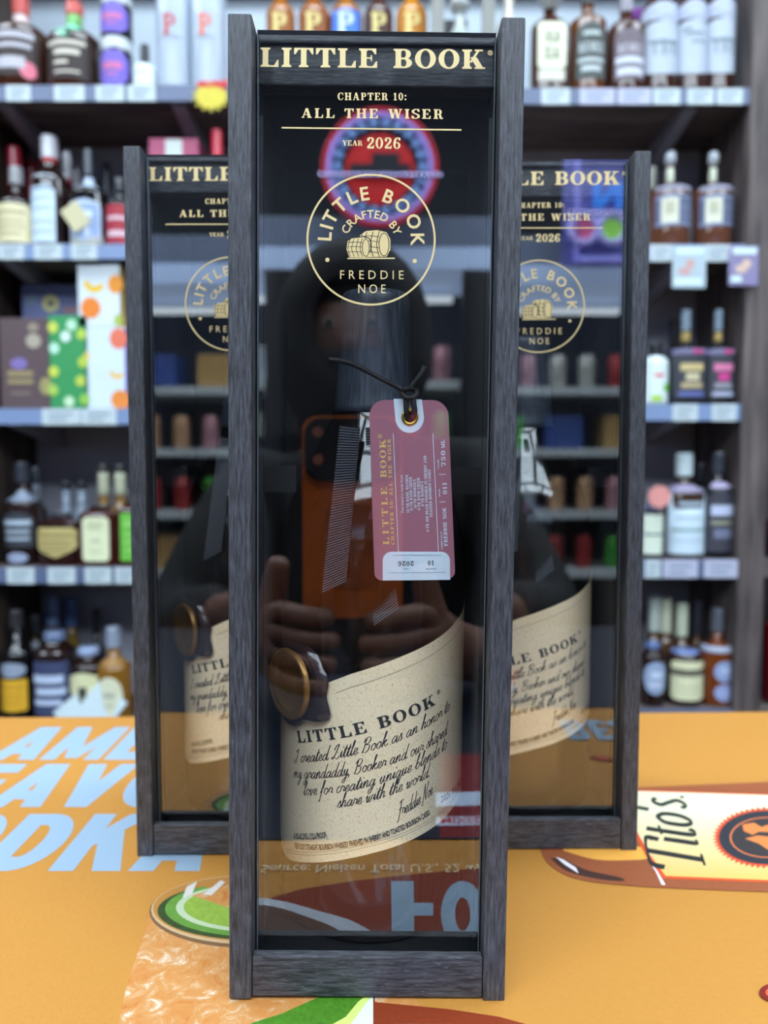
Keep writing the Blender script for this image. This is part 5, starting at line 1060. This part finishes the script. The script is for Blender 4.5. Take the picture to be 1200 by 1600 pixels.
# round neon sign, star-toothed ring of bulbs round a red disc with a plain dark shape
def glow(rgb, s): return mat(rgb, .5, emit=s)
ns = thing('neon_sign', 'round red and lavender neon sign, mirrored at the top of the front box', 'sign', (0, 0, 0))
YN = YW + .12; q = ref(602, 262, YN); sc = (2 * GY - YN) / F
def torus(name, c, Rr, r, m, parent, n=48, k=8):
    vs = []; fs = []
    for i in range(n):
        for j in range(k):
            a, b = 2 * PI * i / n, 2 * PI * j / k; vs.append((c.x + (Rr + r * math.cos(b)) * math.cos(a), c.y + r * math.sin(b), c.z + (Rr + r * math.cos(b)) * math.sin(a)))
    fs = [(i * k + j, ((i + 1) % n) * k + j, ((i + 1) % n) * k + (j + 1) % k, i * k + (j + 1) % k) for i in range(n) for j in range(k)]
    return mesh(name, vs, fs, m, parent, True)
def plate(name, c, r, m, parent, y0, y1):
    mb = MB().lathe([(r, 0), (r, y1 - y0)], 40); return mb.out(name, m, parent, False, Matrix.Translation((c.x, c.y + y1, c.z)) @ Matrix.Rotation(PI / 2, 4, 'X'))
plate('backing', q, 88 * sc, mat((40, 20, 40), .5), ns, -.03, -.02)
torus('red_tube', q, 86 * sc, 3.4 * sc, glow((206, 40, 60), 1.0), ns)
torus('lavender_tube', q, 78 * sc, 4.2 * sc, glow((170, 150, 236), 1.5), ns)
plate('red_disc', q, 53 * sc, glow((214, 24, 30), .9), ns, -.018, -.01)
for i in range(22):
    a = 2 * PI * i / 22; MB().sphere((q.x + 65 * sc * math.cos(a), q.y, q.z + 65 * sc * math.sin(a)), 8 * sc, 10, (1, .6, 1)).out('bulb', glow((120, 156, 216), 1.1), ns, True)
MB().box(q.x - 46 * sc, q.x + 46 * sc, q.y, q.y + .01, q.z - 12 * sc, q.z + 4 * sc).box(q.x - 12 * sc, q.x + 30 * sc, q.y, q.y + .01, q.z + 4 * sc, q.z + 20 * sc).out('dark_shape', mat((16, 20, 40), .5), ns)
def led(label, px0, px1, py, Y, g, n):
    t = thing('led_strip', label, 'light strip', (0, 0, 0)); a, b = ref(px0, py, Y, g), ref(px1, py, Y, g)
    MB().box(min(a.x, b.x) - .01, max(a.x, b.x) + .01, Y - .014, Y - .006, a.z - .006, a.z + .006).out('strip', mat((60, 60, 66), .4), t)
    for i in range(n): MB().sphere((a.x + (b.x - a.x) * i / (n - 1), Y, a.z), .0035, 8).out('bead', glow((190, 190, 255), 14), t)
led('row of tiny white light beads across the round neon sign', 510, 696, 272, YN + .1, GY, 24)
led('row of tiny white light beads across the blue letter sign', 884, 985, 331, YN + .1, GY2, 13)
n2 = thing('letter_sign', 'lavender outlined neon sign with a blue N and two round lamps, mirrored at right', 'sign', (0, 0, 0))
q = ref(945, 320, YN, GY2); s2 = (2 * GY2 - YN) / F
MB().box(q.x - 62 * s2, q.x + 90 * s2, q.y - .03, q.y - .02, q.z - 90 * s2, q.z + 82 * s2).out('backing', glow((96, 100, 176), .4), n2)
for x0, x1, z0, z1 in ((-46, -38, -80, 78), (-46, 84, -86, -76), (-46, 84, 70, 80), (78, 86, -80, 78)):
    MB().box(q.x + x0 * s2, q.x + x1 * s2, q.y - .012, q.y, q.z + z0 * s2, q.z + z1 * s2, .002).out('outline_tube', glow((140, 140, 226), 1.0), n2)
Nn = [rect(-18, -5, -6, 34), rect(16, -5, 28, 34), [(-18, -5), (-3, -5), (28, 34), (13, 34)]]
flat('letter', [[(q.x + x * s2, q.z + y * s2) for x, y in p] for p in Nn], lambda x, y: (x, q.y - .002, y), glow((50, 130, 236), 1.3), n2)
for dx, c in ((-32, (200, 90, 140)), (12, (150, 220, 90))):
    cq = Vector((q.x + dx * s2, q.y + .004, q.z - 36 * s2)); torus('lamp_ring', cq, 21 * s2, 5 * s2, glow((170, 170, 240), 1.2), n2, 32, 6); plate('round_lamp', cq, 16 * s2, glow(c, 1.0), n2, -.008, -.004)

# ---- the photographer, in black, holding an orange phone behind the lens
def skin(name, J, E, m, parent=None, lev=2, root=0):
    me = bpy.data.meshes.new(name); names = list(J); me.from_pydata([J[k][0] for k in names], [(names.index(a), names.index(b)) for a, b in E], [])
    o = bpy.data.objects.new(name, me); C.objects.link(o); me.materials.append(m)
    if parent: o.parent = parent
    bpy.context.view_layer.objects.active = o
    md = o.modifiers.new('skin', 'SKIN'); md.use_smooth_shade = True
    for i, k in enumerate(names):
        r = J[k][1]; me.skin_vertices[0].data[i].radius = (r, r) if not isinstance(r, tuple) else r; me.skin_vertices[0].data[i].use_root = (i == root)
    sd = o.modifiers.new('sub', 'SUBSURF'); sd.levels = sd.render_levels = lev
    ev = o.evaluated_get(bpy.context.evaluated_depsgraph_get()); nm = bpy.data.meshes.new_from_object(ev)
    o.modifiers.clear(); o.data = nm; nm.polygons.foreach_set('use_smooth', [True] * len(nm.polygons))
    return o
PX = -.035
pn = thing('person', 'person in black hooded top and trousers holding up an orange phone, mirrored in acrylic', 'person', (PX, -.5, -1.0))
def V(x, y, z): return (x - PX, y + .5, z + 1.0)
J = {'pelvis': (V(PX, -.54, -.24), .10), 'waist': (V(PX, -.53, -.08), .10), 'chest': (V(PX, -.51, .10), .12), 'collar': (V(PX, -.48, .20), .075), 'neck': (V(PX, -.46, .255), .043), 'jaw': (V(PX, -.435, .305), (.05, .05)), 'face': (V(PX, -.435, .355), (.068, .066)), 'brow': (V(PX, -.445, .40), (.07, .068)), 'crown': (V(PX, -.45, .45), (.045, .045)),
     'nose': (V(PX, -.352, .345), .011)}
E = [('pelvis', 'waist'), ('waist', 'chest'), ('chest', 'collar'), ('collar', 'neck'), ('neck', 'jaw'), ('jaw', 'face'), ('face', 'brow'), ('brow', 'crown'), ('face', 'nose')]
arm = {'L': dict(sh=(-.215, -.47, .17), el=(-.29, -.29, -.03), wr=(-.125, -.085, .042), pa=(-.088, -.030, .068)), 'R': dict(sh=(.145, -.47, .17), el=(.235, -.29, -.02), wr=(.085, -.085, .034), pa=(.045, -.032, .062))}
for s, d in arm.items():
    J['sh' + s] = (V(*d['sh']), .052); J['el' + s] = (V(*d['el']), .04); J['wr' + s] = (V(*d['wr']), .026); J['pa' + s] = (V(*d['pa']), (.024, .018))
    E += [('chest', 'sh' + s), ('sh' + s, 'el' + s), ('el' + s, 'wr' + s), ('wr' + s, 'pa' + s)]
    g = -1 if s == 'L' else 1
    hx = PX; sd = g
    J['hip' + s] = (V(PX + g * .085, -.54, -.30), .078); J['kn' + s] = (V(PX + g * .095, -.52, -.62), .052); J['an' + s] = (V(PX + g * .10, -.55, -.93), .036); J['to' + s] = (V(PX + g * .11, -.43, -.965), .03)
    E += [('pelvis', 'hip' + s), ('hip' + s, 'kn' + s), ('kn' + s, 'an' + s), ('an' + s, 'to' + s)]
    # fingers curl round the phone's back from its side; the thumb stands up along the edge
    ex_ = -.064 if s == 'L' else .018
    for f in range(4):
        z = d['pa'][2] + .022 - f * .017 + (0 if s == 'L' else .004); ln = (.034, .040, .037, .028)[f]
        J[f'k{f}{s}'] = (V(ex_ + g * .013, -.010, z), .0095); J[f'm{f}{s}'] = (V(ex_ - g * .006, .0085, z - .001), .0085); J[f't{f}{s}'] = (V(ex_ - g * (.006 + ln * .75), .0085, z - .003), .0075)
        E += [('pa' + s, f'k{f}{s}'), (f'k{f}{s}', f'm{f}{s}'), (f'm{f}{s}', f't{f}{s}')]
    J['b' + s] = (V(ex_ + g * .018, -.022, d['pa'][2] + .036), .0115); J['c' + s] = (V(ex_ + g * .012, -.018, d['pa'][2] + .062), .009)
    E += [('pa' + s, 'b' + s), ('b' + s, 'c' + s)]
M_skin = mat((122, 84, 68), .5, noise=.08, scale=30)
body_ = skin('body', J, E, M_skin, pn)
M_blk = mat((22, 22, 25), .85, noise=.25, scale=60)
K = {k: J[k] for k in ('pelvis', 'waist', 'chest', 'collar')}
K = {'pelvis': (J['pelvis'][0], .128), 'waist': (J['waist'][0], .128), 'chest': (J['chest'][0], .148), 'collar': (J['collar'][0], .085)}
EE = [('pelvis', 'waist'), ('waist', 'chest'), ('chest', 'collar')]
for s in 'LR':
    w_, e_ = Vector(J['wr' + s][0]), Vector(J['el' + s][0])
    K['sh' + s] = (J['sh' + s][0], .075); K['el' + s] = (J['el' + s][0], .06); K['cu' + s] = (tuple(w_ + (e_ - w_) * .42), .047); EE += [('chest', 'sh' + s), ('sh' + s, 'el' + s), ('el' + s, 'cu' + s)]
skin('hooded_top', K, EE, M_blk, pn)
K = {'p': (J['pelvis'][0], .118)}; EE = []
for s in 'LR': K['h' + s] = (J['hip' + s][0], .098); K['k' + s] = (J['kn' + s][0], .068); K['a' + s] = (tuple(Vector(J['an' + s][0]) + Vector((0, 0, .03))), .055); EE += [('p', 'h' + s), ('h' + s, 'k' + s), ('k' + s, 'a' + s)]
skin('trousers', K, EE, mat((26, 28, 34), .85, noise=.2, scale=60), pn)
for s in 'LR': skin('shoe', {'a': (tuple(Vector(J['an' + s][0]) + Vector((0, -.02, -.02))), .045), 'b': (tuple(Vector(J['to' + s][0]) + Vector((0, 0, .0))), .04), 'c': (tuple(Vector(J['to' + s][0]) + Vector((0, .05, -.002))), .033)}, [('a', 'b'), ('b', 'c')], mat((40, 40, 44), .6), pn)
# hood drawn over the head, open at the face; eyes, mouth, ears
vs = []; fs = []; hc = Vector(V(PX, -.465, .375)); n = 24; m = 12
for i in range(m + 1):
    t_ = R(27 + (180 - 27) * i / m)
    for k in range(n):
        a = 2 * PI * k / n; vs.append(hc + Vector((.098 * math.sin(t_) * math.cos(a), .105 * math.cos(t_), .118 * math.sin(t_) * math.sin(a) - (.03 if math.sin(a) < 0 else 0) * math.sin(t_))))
fs = [(i * n + k, (i + 1) * n + k, (i + 1) * n + (k + 1) % n, i * n + (k + 1) % n) for i in range(m) for k in range(n)]
ho = mesh('hood', vs, fs, M_blk, pn, True); so = ho.modifiers.new('thick', 'SOLIDIFY'); so.thickness = .006
MB().sphere(V(PX, -.447, .415), .073, 20, (1, .95, .95)).out('hair', mat((30, 22, 18), .6, noise=.3, scale=80), pn, True)
for g in (-1, 1):
    MB().sphere(V(PX + g * .027, -.377, .372), .0085, 12).out('eye', mat((150, 140, 132), .4), pn, True)
    MB().sphere(V(PX + g * .027, -.3695, .372), .0042, 10, (1, .6, 1)).out('iris', mat((40, 28, 20), .2), pn, True)
    MB().sphere(V(PX + g * .070, -.44, .36), .022, 10, (.4, .7, 1.2)).out('ear', M_skin, pn, True)
MB().sphere(V(PX, -.405, .325), .055, 18, (1.0, .82, .62)).out('face_darkener', M_blk, pn, True)  # black shell added to keep the lower face dark
# the phone: the lens it looks through is the camera of this scene
ph = thing('phone', 'orange phone with a wide camera bar held by the person in black', 'phone', (0, 0, 0))
x0, x1, z1_ = -.058, .016, HC + .038; z0_ = z1_ - .15
def rr(x0, x1, z0, z1, r, y0, y1, n=6):
    P = []
    for cx, cz, a in ((x1 - r, z1 - r, 0), (x0 + r, z1 - r, 90), (x0 + r, z0 + r, 180), (x1 - r, z0 + r, 270)):
        P += [(cx + r * math.cos(R(a + 90 * i / n)), cz + r * math.sin(R(a + 90 * i / n))) for i in range(n + 1)]
    m = len(P); return MB().add([(x, y0, z) for x, z in P] + [(x, y1, z) for x, z in P], [list(range(m)), [m + i for i in range(m)][::-1]] + [((i + 1) % m, i, m + i, m + (i + 1) % m) for i in range(m)])
M_or = mat((206, 104, 40), .35, .3, noise=.04, scale=200)
rr(x0, x1, z0_, z1_, .011, -.0155, -.0065).out('phone_body', M_or, ph)
rr(x0 + .002, x1 - .002, z0_ + .002, z1_ - .002, .010, -.0162, -.0156).out('screen', mat((30, 32, 38), .1), ph)
rr(x0 + .002, x1 - .002, z1_ - .048, z1_ - .002, .012, -.0064, -.0038).out('camera_bar', mat((30, 32, 38), .25, coat=.3), ph)
rr(x0 + .018, x1 - .018, z0_ + .022, z0_ + .085, .010, -.0064, -.0059).out('back_window', mat((160, 78, 34), .4), ph)
for cx, cz in ((0, HC), (0, HC + .024), (-.022, HC + .012)):
    MB().lathe([(.0085, 0), (.0085, .0014), (.0072, .0018)], 24).out('lens_ring', mat((90, 92, 100), .25, .8), ph, False, Matrix.Translation((cx, -.0037, cz)) @ Matrix.Rotation(-PI / 2, 4, 'X'))
for cz in (HC + .026, HC + .006): MB().lathe([(.004, 0), (.004, .0008)], 16).out('flash_lens', mat((150, 90, 70), .3), ph, False, Matrix.Translation((-.046, -.0037, cz)) @ Matrix.Rotation(-PI / 2, 4, 'X'))
